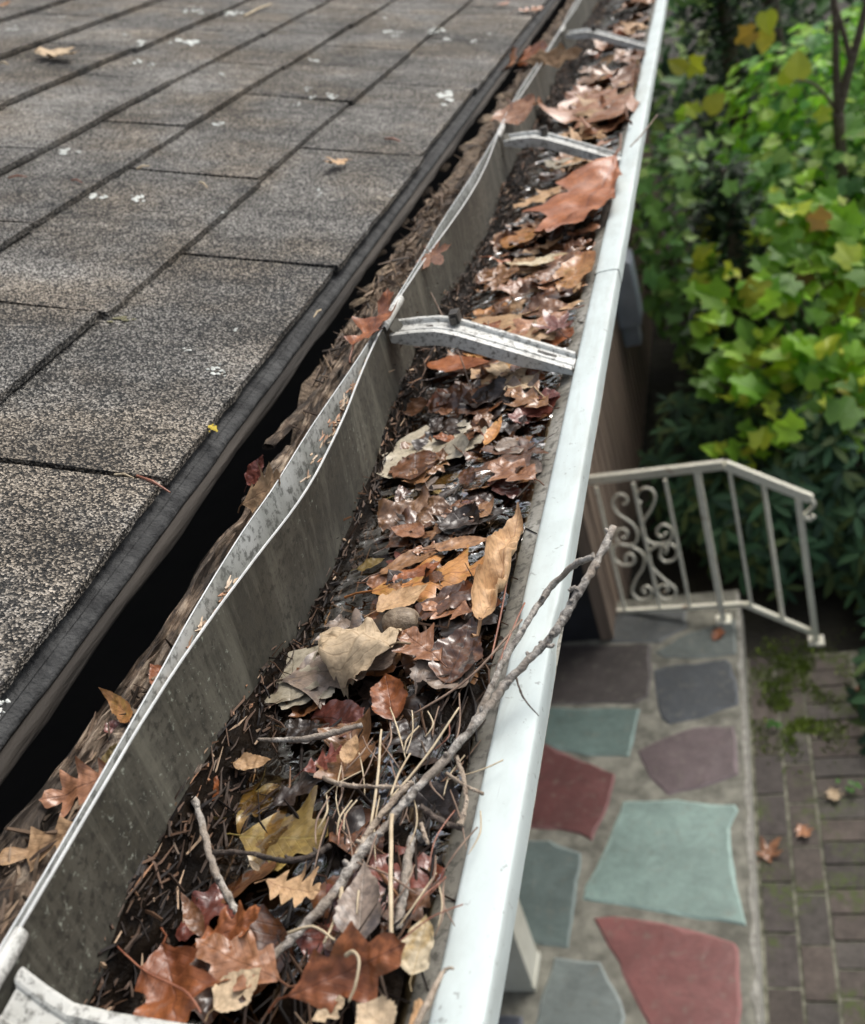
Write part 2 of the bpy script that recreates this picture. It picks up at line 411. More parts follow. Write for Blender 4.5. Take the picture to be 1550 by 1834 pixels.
mb.build('roof_deck', M['shade_wood'], roof)
mb = MB(); mb.box((-2.9, Y0, -.44), (-.252, Y1, -.425)); mb.build('soffit', M['shade_wood'], house)
# fascia board, rotten along its upper edge
wood_top = [(-.7, -.2335), (.2, -.233), (.3, -.235), (.36, -.2315), (.45, -.236), (.5, -.2325), (.62, -.236), (.8, -.235), (1.1, -.240), (1.5, -.234), (11, -.237)]
mb = MB()
def board(a, b):
    y = Y0 + (Y1 - Y0) * a ** 2.2
    xl = interp([(-.7, -.285), (.2, -.281), (.27, -.274), (.33, -.2675), (.42, -.2685), (2, -.2685)], y) + .0035 * N3(y * 9, 2) + .0012 * N3(y * 55, 2); xr = -.243; zt = interp(wood_top, y)
    zt -= .006 * max(0, N3(y * 11, 31)) * 2 + (.004 if N3(y * 7, 12) > .15 else 0); xl += .003 * max(0, N3(y * 23, 17)) * 2
    sec = [(xl + .002, -.425), (xl - .001, -.25), (xl, zt - .004), (xl + .004, zt), (xl + .009, zt - .001), (xl + .014, zt - .005 + .006 * N3(y * 16, 9)), (xr, zt - .012 + .006 * N3(y * 24, 5)), (xr, -.425)]
    i = b * 7; k = min(int(i), 6); f = i - k
    x = sec[k][0] * (1 - f) + sec[k + 1][0] * f; z = sec[k][1] * (1 - f) + sec[k + 1][1] * f
    g = .0044 * N3(y * 22, x * 500, z * 200) + .0012 * N3(y * 60, x * 900, z * 700)
    return (x + g * .7, y, z + g)
mb.grid(board, 800, 35, True); mb.build('fascia_board', M['rot'], house, smooth=False)

# ------------------------------------------------------------------ gutter
gutter = empty('gutter', (-.165, 3, -.336), label='white aluminium gutter clogged with wet leaves and needles along the roof edge', cat='gutter')
A_TOP = [(-.3, -.229), (.16, -.2285), (.27, -.229), (.34, -.2235), (.40, -.2165), (.47, -.2185), (.56, -.227), (.63, -.2305), (.72, -.2285), (.85, -.2228), (.96, -.2237), (1.08, -.231), (1.15, -.234), (1.39, -.2318), (1.68, -.234), (1.9, -.231), (2.25, -.234), (2.6, -.231), (11, -.233)]
B_TOP = [(-.3, -.2300), (.16, -.2300), (.27, -.2336), (.31, -.2362), (.37, -.2370), (.41, -.2352), (.47, -.2352), (.55, -.2325), (.63, -.2318), (.72, -.2315), (.81, -.2330), (.93, -.2320), (1.08, -.2325), (1.15, -.2355), (1.33, -.239), (1.68, -.235), (1.95, -.240), (2.25, -.2355), (2.6, -.24), (11, -.236)]
def ymap(a): return -.35 + 11.2 * a ** 1.9
def a_x(y): return spline(A_TOP, y) + .0004 * N3(y * 30, 1)
def b_x(y): return min(spline(B_TOP, y), a_x(y) - .0012)
def wall_z(y): return -.2195 - .0006 * N3(y * 6, 4)
mb = MB()
mb.grid(lambda a, b: ((lambda y: (a_x(y) * (1 - b) ** 1.3 + (-.232) * (1 - (1 - b) ** 1.3) + .0007 * N3(y * 20, b * 8) * b, y, wall_z(y) * (1 - b) - .3365 * b))(ymap(a))), 500, 16)
mb.grid(lambda a, b: ((lambda y: (a_x(y) * (1 - b) ** 1.3 + (-.232) * (1 - (1 - b) ** 1.3) - .0008, y, wall_z(y) * (1 - b) - .3365 * b))(ymap(a))), 500, 6, True)
mb.build('back_wall', M['wall_in'], gutter, smooth=True)
mb = MB(); mb.grid(lambda a, b: ((lambda y: (a_x(y) - .0006 + .0008 * b, y, wall_z(y) + .0004))(ymap(a))), 500, 1)
mb.grid(lambda a, b: ((lambda y: (a_x(y) + .0002, y, wall_z(y) + .0004 - .0007 * b))(ymap(a))), 500, 1)
mb.build('back_wall_edge', M['edge'], gutter)
mb = MB()
mb.grid(lambda a, b: ((lambda y: (b_x(y) * (1 - b) + (-.2345) * b, y, (wall_z(y) + .0008) * (1 - b) - .330 * b))(ymap(a))), 500, 8)
mb.grid(lambda a, b: ((lambda y: (b_x(y) * (1 - b) + (-.2345) * b - .0009, y, (wall_z(y) + .0008) * (1 - b) - .330 * b))(ymap(a))), 500, 8, True)
mb.build('back_flashing', M['flash'], gutter, smooth=True)
mb = MB(); mb.grid(lambda a, b: ((lambda y: (b_x(y) - .0007 + .0008 * b, y, wall_z(y) + .0012))(ymap(a))), 500, 1)
mb.build('flashing_edge', M['edge'], gutter)
mb = MB(); mb.grid(lambda a, b: (-.232 + b * .082, ymap(a), -.3365), 30, 4); mb.build('gutter_bottom', M['inner'], gutter)
front = [(-.150, -.3365), (-.147, -.315), (-.139, -.292), (-.1285, -.2790), (-.1205, -.2768), (-.108, -.2830), (-.1008, -.2835)]
lipp = [(-.1008, -.2835), (-.1006, -.279), (-.1008, -.2735), (-.1013, -.2721), (-.1028, -.2716), (-.110, -.2714), (-.1160, -.2718), (-.1178, -.2726), (-.1183, -.2745), (-.1176, -.2775)]
def poly_at(pr, b):
    i = b * (len(pr) - 1); k = min(int(i), len(pr) - 2); f = i - k
    return pr[k][0] * (1 - f) + pr[k + 1][0] * f, pr[k][1] * (1 - f) + pr[k + 1][1] * f
SEAM = .778
for nm, ya, yb, grow in (('front', -.35, SEAM, 0), ('front', SEAM - .004, 10.8, .0005)):
    def fr_(a, b):
        x, z = poly_at(front, b); y = ya + (yb - ya) * a ** 1.4; return (x + grow + .0006 * N3(y * 8, b * 3), y, z + grow * .3)
    def lp_(a, b):
        x, z = poly_at(lipp, b); y = ya + (yb - ya) * a ** 1.4
        d = math.exp(-((y - .352) / .012) ** 2) * .0016                   # a small dent
        return (x + (grow if x > -.11 else -grow) + .0005 * N3(y * 5, 3) - (d if x > -.108 else -d * .3), y, z + grow + .0004 * N3(y * 7, 8) - d * .8)
    mb = MB(); mb.grid(fr_, 240, 12); mb.build('front_face', M['inner'], gutter, smooth=True)
    mb = MB(); mb.grid(lp_, 400, 18); mb.build('front_lip', M['lip'], gutter, smooth=True)

def hanger(yc, h0=-.012, h1=.040, path=None):
    """channel strap from the back wall down to the front lip, hooked over the wall"""
    h = empty('bracket', (-.175, yc, -.24)); h.parent = gutter; h.location = Vector((-.175, yc, -.24)) - Vector(gutter['_w'])
    W = .0128
    knee = path is None
    path = path or [(-.2275, -.2285), (-.212, -.2295), (-.199, -.2312), (-.192, -.2335), (-.184, -.2370), (-.150, -.2555), (-.1185, -.2728)]
    def strap(prof):    # prof: list of (dy, dz) across; runs along path
        b_ = MB(); n = len(prof)
        for (x, z) in path:
            for dy, dz in prof:
                t_ = (x + .2275) / .109
                dd = dz
                if dz < -.003: dd = dz * max(.25, min(1, 1.5 * math.sin(math.pi * min(1, t_ * .95 + .05)) + .15))
                b_.v.append((x, yc + dy, z + dd))
        for k in range(len(path) - 1):
            for j in range(n - 1):
                b_.f.append((k * n + j, (k + 1) * n + j, (k + 1) * n + j + 1, k * n + j + 1))
        return b_
    s1 = strap([(-W, -.0072), (-W, .0022), (-W + .0010, .0026), (-W + .0036, .0026), (-W + .0050, .0022), (-W + .0056, .0004), (-.004, .0002), (-.0035, .0010), (-.0015, .0010), (-.001, .0002), (W - .0056, .0004), (W - .005, .0022), (W - .0042, .0032), (W - .0012, .0032), (W, .0026), (W, -.0085)])
    s1.build('bracket_arm', M['bracket'], h)
    b_ = MB()       # block at the knee and its screw
    if knee: b_.box((-.1915, yc + .004, -.2335), (-.1855, yc + W + .0006, -.2262)); b_.box((-.1905, yc + .001, -.2325), (-.1868, yc + .0045, -.2285)); b_.build('knee_clip', M['dark_metal'], h)
    if knee: b_ = MB(); b_.tube([(-.204, yc, -.2318), (-.204, yc, -.2298)], .0024, 8); b_.build('screw', M['dark_metal'], h)
    if knee: b_ = MB(); b_.grid(lambda a, b: (-.140 + .011 * a, yc + .0005 + .0025 * b + .0006, -.2555 - .0173 * (a * .011 + .010) / .0315 + .0006 + .0002), 4, 2); b_.build('slot', M['dark_metal'], h)
    # rolled hook over the wall top
    b_ = MB(); yA, yB = yc + h0, yc + h1
    def hook(a, b):
        y = yA + (yB - yA) * a; xw = a_x(y); an = math.pi * (1.25 - 1.5 * b) ; r = .0026 if 0 < a < 1 else .0021
        return (xw - .0006 + r * math.cos(an), y, -.2215 + (r + .0006) * math.sin(an) if 0 < 1 else 0)
    b_.grid(hook, 10, 14); b_.build('hook', M['bracket'], h, smooth=True)
    if not knee: return h
    b_ = MB()
    def clip(a, b):
        t_ = a * 1.0; x = -.2265 + .0035 * math.sin(t_ * 2.6); z = -.222 - .016 * t_
        return (x, yc - .011 + .018 * b, z)
    b_.grid(clip, 8, 2); b_.build('clip', M['wall_in'], h, smooth=True)
    return h
hanger(.1425, -.06, .020, [(-.2275, -.2300), (-.2235, -.2390), (-.2185, -.2470), (-.205, -.2515), (-.182, -.256), (-.15, -.263), (-.1185, -.2728)])
for yc in (.617, 1.095, 1.70, 2.3, 2.9, 3.5): hanger(yc)

# ------------------------------------------------------------------ mould, needles and water in the trough
WZ = -.2775
def front_x(z): 
    for (xa, za), (xb, zb) in zip(front, front[1:]):
        if za <= z <= zb: return xa + (xb - xa) * (z - za) / (zb - za)
    return -.105
def mould(x, y):
    d = x + .232
    bank = -.2585 - .010 * N3(y * 7, 1.3) - (max(d, 0) / .013) ** .9 * .024 - .007 * N3(y * 26, 5)
    mid = -.2840 + .0100 * N3(x * 26, y * 20, 2) + .004 * N3(x * 90, y * 80, 3) + .0018 * N3(x * 260, y * 240)
    nearp = .006 * max(0, min(1, (.50 - y) / .16)) * max(0, min(1, (x + .195) / .05)) + .003 * max(0, min(1, (.27 - y) / .08))
    farp = .004 * max(0, min(1, (y - 1.2) / .5))
    return max(bank, mid + nearp + farp)
mb = MB()
def mg(a, b):
    y = -.3 + 7.5 * a ** 1.9; z = mould(-.2315 + .1 * b, y); x = -.2315 + b * (.1)
    xf = front_x(min(z, -.2790)); x = -.2315 + b * (xf + .001 + .2315)
    return (x, y, mould(x, y))
mb.grid(mg, 620, 56)
mb.build('leaf_mould', M['sludge'], smooth=True, label='black wet leaf mould lying along the bottom of the gutter', cat='leaf mould', kind='stuff')
mb = MB(); mb.grid(lambda a, b: (-.231 + b * .1035, -.3 + 7.5 * a, WZ), 60, 6)
mb.build('water', M['water'], label='rain water standing between the leaves in the gutter', cat='water', kind='structure')

rnd = random.Random(11)
NC = [(.30, .20, .13), (.20, .12, .075), (.11, .07, .05), (.38, .27, .18), (.055, .038, .028), (.27, .14, .075), (.16, .12, .09)]
NW = [(.035, .022, .015), (.015, .010, .008), (.055, .034, .022), (.10, .058, .036), (.010, .007, .006)]
def needle(mb, p, d, ln, r, col, bend=.2):
    d = d.normalized(); side = Vector((rnd.uniform(-1, 1), rnd.uniform(-1, 1), rnd.uniform(-.6, .6))) * ln * bend
    pts = [p - d * ln / 2, p + side * .6, p + d * ln / 2]
    mb.tube(pts, [r * .7, r, r * .35], 4, False); mb.colour(col)
mb = MB()
def mixc(cs): 
    c = rnd.choice(cs); k = rnd.uniform(.75, 1.25); return tuple(v * k for v in c)
for _ in range(5200):      # bank of needles against the back wall
    y = -.1 + 2.6 * rnd.random() ** 1.5; d = rnd.random() ** 1.3 * .013; x = -.2308 + d
    z = mould(x, y) + rnd.uniform(-.001, .0035)
    ang = rnd.gauss(math.pi / 2, .8)
    needle(mb, Vector((x, y, z)), Vector((math.cos(ang) * .5, math.sin(ang), rnd.gauss(0, .3))), rnd.choice((rnd.uniform(.002, .006), rnd.uniform(.005, .019))), rnd.uniform(.00025, .00085), mixc(NC[1:] + NW + NW + NW if d < .005 else NC[2:5] + NW + NW))
mb.build('needle_bank', M['needle'], label='bank of brown pine needles heaped against the gutter back wall', cat='pine needles', kind='stuff')
mb = MB()
for _ in range(2600):      # wet needles mixed through the mould
    y = -.05 + 1.6 * rnd.random() ** 1.7; x = rnd.uniform(-.219, -.13)
    near = y < .50 and x > -.19
    if not near and rnd.random() < .75: continue
    z = max(mould(x, y), WZ - .003) + rnd.uniform(-.0008, .003)
    ang = rnd.gauss(1.75, .55) if near else rnd.uniform(0, math.pi)
    needle(mb, Vector((x, y, z)), Vector((math.cos(ang), math.sin(ang), rnd.gauss(0, .12))), rnd.uniform(.012, .05), rnd.uniform(.0004, .0008), mixc(NW if rnd.random() < .86 else NC), .2)
mb.build('wet_needles', M['needle_wet'], label='dark wet pine needles scattered over the mould in the gutter', cat='pine needles', kind='stuff')
mb = MB()       # needles caught between the two back sheets
for _ in range(420):
    y = rnd.choice([rnd.uniform(.24, .34), rnd.uniform(.24, .34), rnd.uniform(.47, .62), rnd.uniform(.42, .62), rnd.uniform(1.0, 1.3)])
    if a_x(y) - b_x(y) < .0022: continue
    t_ = rnd.uniform(.25, .7); x = a_x(y) * t_ + b_x(y) * (1 - t_); z = -.2225 - rnd.random() * .006
    needle(mb, Vector((x, y, z)), Vector((rnd.gauss(0, .07), 1, rnd.gauss(0, .35))), rnd.uniform(.004, .009), rnd.uniform(.0004, .0008), mixc([(.5, .38, .26), (.42, .24, .15), (.55, .45, .34), (.3, .19, .12)]), .12)
mb.build('caught_needles', M['needle'], label='short pale needles caught between the two back sheets of the gutter', cat='pine needles', kind='stuff')
mb = MB()       # litter and crumbling wood in the eaves gap
rr = random.Random(5)
for _ in range(2200):
    y = rr.choice([rr.uniform(.6, 2.6), rr.uniform(.50, 1.0), rr.uniform(.1, .34)])
    x = rr.uniform(-.284, -.238) if y > .58 else rr.uniform(-.270 if y < .3 else -.262, -.243)
    if y < .45 and rr.random() < .7: continue
    z = (-.243 if y > .45 else -.237) + .005 * N3(y * 8, x * 40) + rr.uniform(-.003, .004)
    needle(mb, Vector((x, y, z)), Vector((rr.gauss(0, .5), rr.gauss(0, 1), rr.gauss(0, .3))), rr.uniform(.006, .035) * (.5 if y < .45 else 1), rr.uniform(.0004, .001), mixc([(.16, .11, .075), (.08, .055, .04), (.25, .18, .12), (.04, .03, .022)]), .15)
mb.build('eaves_litter', M['needle'], label='brown needles and crumbs lying in the gap between roof edge and gutter', cat='litter', kind='stuff')
mb = MB()
mb.grid(lambda a, b: ((lambda y, x: (x, y, -.2445 + .005 * N3(y * 14, x * 60) + .003 * N3(y * 50, x * 200) - .03 * max(0, min(1, (.60 + .05 * N3(x * 150, y * 9) - y) / .12)) ** 1))(.47 + 6 * a ** 1.8, -.2885 + .0495 * b)), 340, 18)
mb.build('packed_litter', simple('packed_eaves_litter', (.05, .035, .025), (.24, .18, .125), 90, .9, 1.0, .004, bscale=220), smooth=False, label='dark packed crumbs filling the far part of the eaves gap', cat='litter', kind='stuff')

# bark chips in the gap
def chip(p, ang, ln, wd, th, mat, tilt=0, **tags):
    mb = MB(); rr = random.Random(int(abs(p.x * 9e4 + p.y * 7e4))); n = 10; out = []
    for k in range(n):
        a = 2 * math.pi * k / n; r = 1 + rr.uniform(-.22, .12); ca, sa = math.cos(a), math.sin(a)
        ca = math.copysign(abs(ca) ** .6, ca); sa = math.copysign(abs(sa) ** .6, sa)
        out.append((ca * ln / 2 * r, sa * wd / 2 * r))
    rot = Matrix.Rotation(ang, 3, 'Z') @ Matrix.Rotation(tilt, 3, 'X')
    n = len(out); i = 0
    for h, sc_ in ((0, 1), (th, .93)):
        for q in out: mb.v.append(tuple(p + rot @ Vector((q[0] * sc_, q[1] * sc_, h + rr.uniform(-.0006, .0006)))))
    mb.f.append(tuple(range(n))[::-1]); mb.f.append(tuple(range(n, 2 * n)))
    for k in range(n): mb.f.append((k, (k + 1) % n, n + (k + 1) % n, n + k))
    return mb.build('bark_chip', mat, **tags)
M['chip'] = mat_bark('bark_chip', (.14, .10, .065), (.36, .28, .19), (.08, .06, .045), .5)
chips = [(795, 300, 55, 40), (838, 265, 40, 60), (760, 345, 50, 50), (720, 400, 60, 50), (715, 440, 40, 40), (690, 490, 50, 55), (660, 520, 45, 60), (870, 215, 40, 50), (760, 390, 40, 60), (680, 455, 30, 40), (900, 175, 40, 50), (640, 545, 40, 50)]
for k, (px, py, a, l_) in enumerate(chips):
    p = atz(px, py, -.244)
    chip(p, R(a + 25), l_ / 1900 * p.length * .8, l_ / 1900 * p.length * .42, .0025, M['chip'], R(rnd.uniform(-25, 25)),
         label='%s brown bark chip in the eaves gap %s' % ('large' if l_ > 50 else 'small', ['before bracket three', 'touching the flashing before bracket three', 'left of the pink leaf', 'left below the pink leaf', 'far below the pink leaf by the shingles', 'between rust and pink leaf', 'just above the rust leaf', 'level with bracket three', 'left above the pink leaf', 'by the flashing below the pink leaf', 'beyond bracket three', 'left of the rust leaf'][k]), cat='bark chip', group='bark chips in the eaves gap')
# long strips of split rotten wood
def strip_wood(pxs, wd, z, label):
    pts = [atz(px, py, z + dz) for px, py, dz in pxs]; mb = MB(); n = 30
    def fn(a, b):
        i = a * (len(pts) - 1); k = min(int(i), len(pts) - 2); p = pts[k].lerp(pts[k + 1], i - k)
        an = b * 2 * math.pi; w_ = wd * (.35 + .65 * math.sin(math.pi * min(1, max(0, a * .9 + .06))) ** .5) * (1 + .3 * N3(a * 9, b * 2))
        return (p.x + math.cos(an) * w_ + .002 * N3(a * 25, 3), p.y, p.z + math.sin(an) * w_ * .45 + .0015 * N3(a * 30, b * 5))
    mb.grid(fn, n, 10, True)
    return mb.build('wood_splinter', M['rot'], label=label, cat='wood splinter', group='splinters of the rotten fascia')
strip_wood([(480, 800, 0), (560, 720, .002), (640, 640, 0)], .006, -.243, 'grey brown splinter of rotten wood in the gap left of the second bracket')
strip_wood([(150, 1440, 0), (215, 1330, .004), (240, 1290, 0)], .006, -.240, 'short brown splinter of rotten wood near the curled leaf in the lower eaves gap')
strip_wood([(600, 700, 0), (640, 640, .003), (670, 600, 0)], .004, -.246, 'narrow splinter of rotten wood beside the rust leaf near the second bracket')
strip_wood([(440, 900, 0), (480, 850, .003), (520, 800, 0)], .004, -.243, 'brown splinter of rotten wood under the curled leaves in the eaves gap')

# ------------------------------------------------------------------ leaves
def oak_w(v, lobes, deep, rr):
    s_ = math.sin(math.pi * min(1, max(0, v)) ** .85)
    f = (v * lobes) % 1.0
    tooth = (1 - abs(f - .62) / .62) if f < .62 else max(0, 1 - (f - .62) / .38)
    tooth = max(0, tooth) ** 1.25
    return s_ * ((1 - deep) * .85 + deep * 1.15 * tooth) + .02
def leaf_mesh(kind, B, T, nrm, width=.7, kx=0, ky=0, crump=.04, seed=0, twist=0, stem=.25, hole=False, clamp=False):
    rr = random.Random(seed); mb = MB(); mb.uv = []
    t = T - B; ln = t.length; t.normalize(); lat = nrm.cross(t).normalized(); n = t.cross(lat).normalized()
    def place(u, v):        # u across in leaf lengths, v along 0..1 -> point
        x = u; y = v; h = 0
        if abs(ky) > 1e-3: y = math.sin(ky * (v - .5)) / ky + .5; h += (1 - math.cos(ky * (v - .5))) / ky
        if abs(kx) > 1e-3:
            x = math.sin(kx * u) / kx; h += (1 - math.cos(kx * u)) / kx
        h += crump * (N3(u * 5 + seed, v * 5, seed * .37) + .45 * N3(u * 13 + seed, v * 13))
        h += .9 * abs(u) ** 3 * N3(v * 4 + seed, 5, 1) * 4 + .05 * abs(u) * math.sin(v * 9 + seed) + .10 * u * u * N3(v * 3 + seed, 2) * 3
        a = twist * (v - .5); x, h = x * math.cos(a) - h * math.sin(a), x * math.sin(a) + h * math.cos(a)
        return B + t * (y * ln) + lat * (x * ln) + n * (h * ln)
    if kind in ('oak', 'plain', 'scrap'):
        NV, NU = (44, 8) if kind == 'oak' else (36, 8)
        lob = rr.choice((3, 3, 4)); deep = rr.uniform(.42, .72)
        for a in range(NV + 1):
            v = a / NV
            ws = []
            for sgn in (0, 1):
                if kind == 'oak': wv = oak_w(min(1, v + .0), lob, deep, rr) * width * .5 * (1 + .2 * N3(v * 6 + seed, sgn * 5)) if v < 1 else 0
                elif kind == 'plain': wv = width * .5 * math.sin(math.pi * v ** .75) ** 1.05 * (1 + .10 * ((v * 11) % 1) + .22 * N3(v * 7 + seed, sgn * 9, seed * .1) + .10 * N3(v * 23, sgn * 5, seed)) if 0 < v < 1 else 0
                else: wv = width * .5 * (.75 + .5 * N3(v * 4 + seed, sgn * 7)) * (1 if .03 < v < .97 else .5)
                ws.append(max(wv, .004))
            for b in range(-NU, NU + 1):
                q = b / NU; wv = ws[0] if b < 0 else ws[1]
                shear = .16 * abs(q) * wv * 2 if kind == 'oak' else 0
                p = place(q * wv, v + shear)
                mb.v.append(tuple(p)); mb.uv.append((.5 + q * .5 * min(1, wv / (width * .5 + 1e-6) + .0), v))
        W_ = 2 * NU + 1
        hv = rr.uniform(.3, .7); hu = rr.choice((-1, 1)) * rr.uniform(3, NU - 2)
        for a in range(NV):
            for b in range(2 * NU):
                if hole and abs(a / NV - hv) < .05 and abs(b - NU - hu) < 1.6: continue
                i = a * W_ + b; mb.f.append((i, i + 1, i + W_ + 1, i + W_))
    else:                   # maple: palmate, drawn round the point where the stem joins
        lobes = [(0, 1.0, .34), (R(50), .82, .30), (R(-50), .82, .30), (R(105), .5, .30), (R(-105), .5, .30)]
        NR, NA = 7, 72
        def rad(an):
            r = .22
            for c_, l_, w_ in lobes:
                d = abs((an - c_ + math.pi) % (2 * math.pi) - math.pi)
                if d < w_ * 1.6:
                    k = max(0, 1 - d / (w_ * 1.35)); r = max(r, l_ * (.34 + .66 * k ** .85) * (1 + .10 * math.sin(d * 34)))
            if abs(an) > R(150): r *= .6
            return r
        base = .28
        for a in range(NR + 1):
            for b in range(NA):
                an = -math.pi + 2 * math.pi * b / NA; r = rad(an) * a / NR * (1 + .08 * N3(an * 2, seed))
                u_ = math.sin(an) * r * width; v_ = base + math.cos(an) * r * (1 - base)
                mb.v.append(tuple(place(u_ * .62, v_)))
                lb = min(abs((an - c_ + math.pi) % (2 * math.pi) - math.pi) for c_, _, _ in lobes)
                mb.uv.append((.5 + .5 * min(1, lb * 1.6), a / NR))
        for a in range(NR):
            for b in range(NA):
                i = a * NA + b; j = a * NA + (b + 1) % NA; mb.f.append((i, j, j + NA, i + NA))
    if stem and True:
        k0 = len(mb.v); p0 = place(0, .02 if kind != 'maple' else .28)
        pts = [p0 + n * .0002, B - t * ln * stem * .5 + n * ln * .03 + lat * ln * .02, B - t * ln * stem + n * ln * rr.uniform(-.02, .06) + lat * ln * rr.uniform(-.05, .05)]
        mb.tube(pts, [ln * .011, ln * .009, ln * .012], 5, False)
        while len(mb.uv) < len(mb.v): mb.uv.append((.5, .3))
    if clamp:
        for k, p in enumerate(mb.v):
            x, y, z = p
            if z < -.2745 and x > -.1195: z2 = z; x = min(x, -.1195)
            elif x > -.1195: x = -.1195 + (x + .1195) * .3; z = max(z, -.2700)
            if x < -.2285 and z < -.224: x = -.2285 - (x + .2285) * .2
            mb.v[k] = (x, y, z)
    return mb
KN = {'oak': 'oak_leaf', 'maple': 'maple_leaf', 'plain': 'beech_leaf', 'scrap': 'leaf_scrap'}
CAT = {'oak': 'oak leaf', 'maple': 'maple leaf', 'plain': 'leaf', 'scrap': 'leaf scrap'}
sd_n = [100]; G0 = 'fallen leaves in the gutter'
def zz(z): return -.25 - (-.25 - z) * .534 if -.32 < z < -.25 else z
def hero(kind, b, tip, mat, label, zb=-.292, zt=None, width=.7, kx=0, ky=0, crump=.035, tilt=(0, 0), group='fallen leaves in the gutter', stem=.22, twist=0, hole=False, fn=None, seed=None):
    sd_n[0] += 7; seed = seed or sd_n[0]
    f = fn or (lambda px, py, z: atz(px, py, z))
    if fn is None: zt = zz(zb if zt is None else zt); zb = zz(zb)
    B = f(b[0], b[1], zb); T = f(tip[0], tip[1], zb if zt is None else zt)
    up = Vector((tilt[0], tilt[1], 1)).normalized() if fn is None or fn is not onroof_h else (RN + Vector((tilt[0], tilt[1], 0))).normalized()
    mb = leaf_mesh(kind, B, T, up, width, kx, ky, crump, seed, twist, stem, hole, fn is None and group == G0)
    return mb.build(KN[kind], L[mat], smooth=True, label=label, cat=CAT[kind], group=group)
def onroof_h(px, py, h): return onroof(px, py, h)

G = 'fallen leaves in the gutter'
H = hero
H('plain', (700, 1150), (568, 1120), 'buff', 'large curled dry beige leaf arched over the wet leaves in the gutter middle', -.262, -.266, 1.0, -2.6, -.6, .10, (0, .15))
H('oak', (505, 1225), (725, 1165), 'grey', 'wide grey brown oak leaf lying wet below the curled beige leaf', -.293, -.290, .95, .4, .3, .03)
H('scrap', (520, 1255), (525, 1165), 'paleback', 'pale grey rotten leaf fragment with ragged edge left of the grey oak leaf', -.2925, -.292, .95, .2, 0, .03, stem=0)
H('scrap', (500, 1260), (600, 1235), 'paleback', 'pale ragged leaf piece at the black pool below the grey oak leaf', -.295, -.295, .45, .3, 0, .03, stem=0)
H('plain', (705, 1290), (690, 1205), 'rust', 'upright folded rust red leaf standing in the water below the acorn', -.298, -.286, .72, 2.4, 0, .04)
H('oak', (665, 1065), (890, 1010), 'orange', 'large orange brown oak leaf with pointed lobes floating wet in the gutter middle', -.2975, -.290, .85, -.3, .3, .03)
H('maple', (800, 1095), (880, 1030), 'orange', 'orange maple leaf with long points beside the rolled tan leaf', -.295, -.290, 1.0, .3, 0, .03)
H('plain', (868, 1138), (935, 918), 'tan', 'long rolled tan leaf standing along the front lip above the long twig', -.286, -.274, .31, 14, .7, .11, stem=.06)
H('plain', (675, 1098), (770, 1050), 'tan', 'small tan cupped leaf beside the acorn', -.289, -.286, .6, 1.5, .4, .03)
H('oak', (850, 1100), (755, 1085), 'pink', 'pinkish lobed leaf lying between the acorn and the rolled tan leaf', -.289, -.288, .6, .8, .4, .04)
H('oak', (790, 1185), (720, 1130), 'pink', 'small pink brown leaf with upturned points right below the acorn', -.288, -.282, .9, 1.4, .3, .05)
H('plain', (800, 1230), (850, 1110), 'wetbrown', 'dark folded leaf standing beside the needles near the front lip', -.294, -.284, .6, 1.6, .5, .06)
H('plain', (770, 1180), (840, 1240), 'grey', 'dark grey crumpled leaf in the hollow below the rolled tan leaf', -.296, -.290, .8, 1.2, .8, .06)
H('plain', (730, 860), (765, 765), 'paleback', 'pale grey green sheet of a leaf half under water below the second bracket', -.2985, -.2965, 1.0, .4, .2, .02, stem=0)
H('plain', (860, 800), (760, 775), 'paleback', 'olive grey torn leaf half under water right of the pale leaf sheet', -.299, -.298, .75, .3, .2, .02, stem=0)
H('maple', (715, 890), (835, 845), 'olive', 'olive brown maple leaf sunk under the clear water above the red leaf', -.3025, -.3020, 1.2, .1, .1, .02)
H('maple', (985, 790), (845, 850), 'wetbrown', 'brown wet maple leaf with long tips near the front lip below the second bracket', -.294, -.290, 1.1, .3, .3, .03)
H('oak', (960, 860), (880, 830), 'pink', 'pinkish brown oak leaf resting on the brown maple leaf near the lip', -.290, -.288, .8, .6, .3, .04)
H('plain', (790, 930), (860, 895), 'maroon', 'deep red leaf half sunk in the water in the gutter middle', -.3010, -.2985, .7, .3, .3, .03)
H('plain', (905, 915), (790, 950), 'dark', 'black shiny leaf pointing at the front lip beside the red leaf', -.297, -.292, .35, 1.5, .2, .03)
H('oak', (690, 985), (775, 930), 'wetbrown', 'red brown wet leaf left of the deep red leaf', -.299, -.297, .8, .3, .2, .03)
H('plain', (640, 1020), (690, 1000), 'olive', 'small olive leaf at the edge of the black pool above the orange leaf', -.298, -.296, .55, .8, 0, .03)
H('plain', (680, 1030), (820, 965), 'wettan', 'long wet tan leaf lying slantwise above the orange oak leaf', -.295, -.293, .3, 2.0, .2, .03)
H('plain', (780, 985), (880, 965), 'wettan', 'narrow wet tan leaf with curled rim near the rolled tan leaf', -.293, -.291, .4, 2.2, .2, .03)
H('plain', (760, 960), (700, 945), 'pink', 'small pink folded leaf left of the black shiny leaf', -.295, -.291, .6, 2.2, .2, .03)
H('plain', (765, 655), (880, 650), 'rust', 'smooth rust brown leaf lying just below the second bracket', -.290, -.289, .42, .8, .3, .02)
H('oak', (960, 700), (880, 655), 'beige', 'cream coloured torn leaf under the edge of the second bracket', -.291, -.288, .6, .6, .3, .05)
H('oak', (985, 730), (910, 700), 'wettan', 'wet tan leaf by the lip just below the second bracket', -.292, -.289, .7, .6, .3, .05)
H('plain', (745, 745), (730, 715), 'brown', 'small brown leaf in the needles left below the second bracket', -.292, -.289, .9, 1.2, .3, .05)
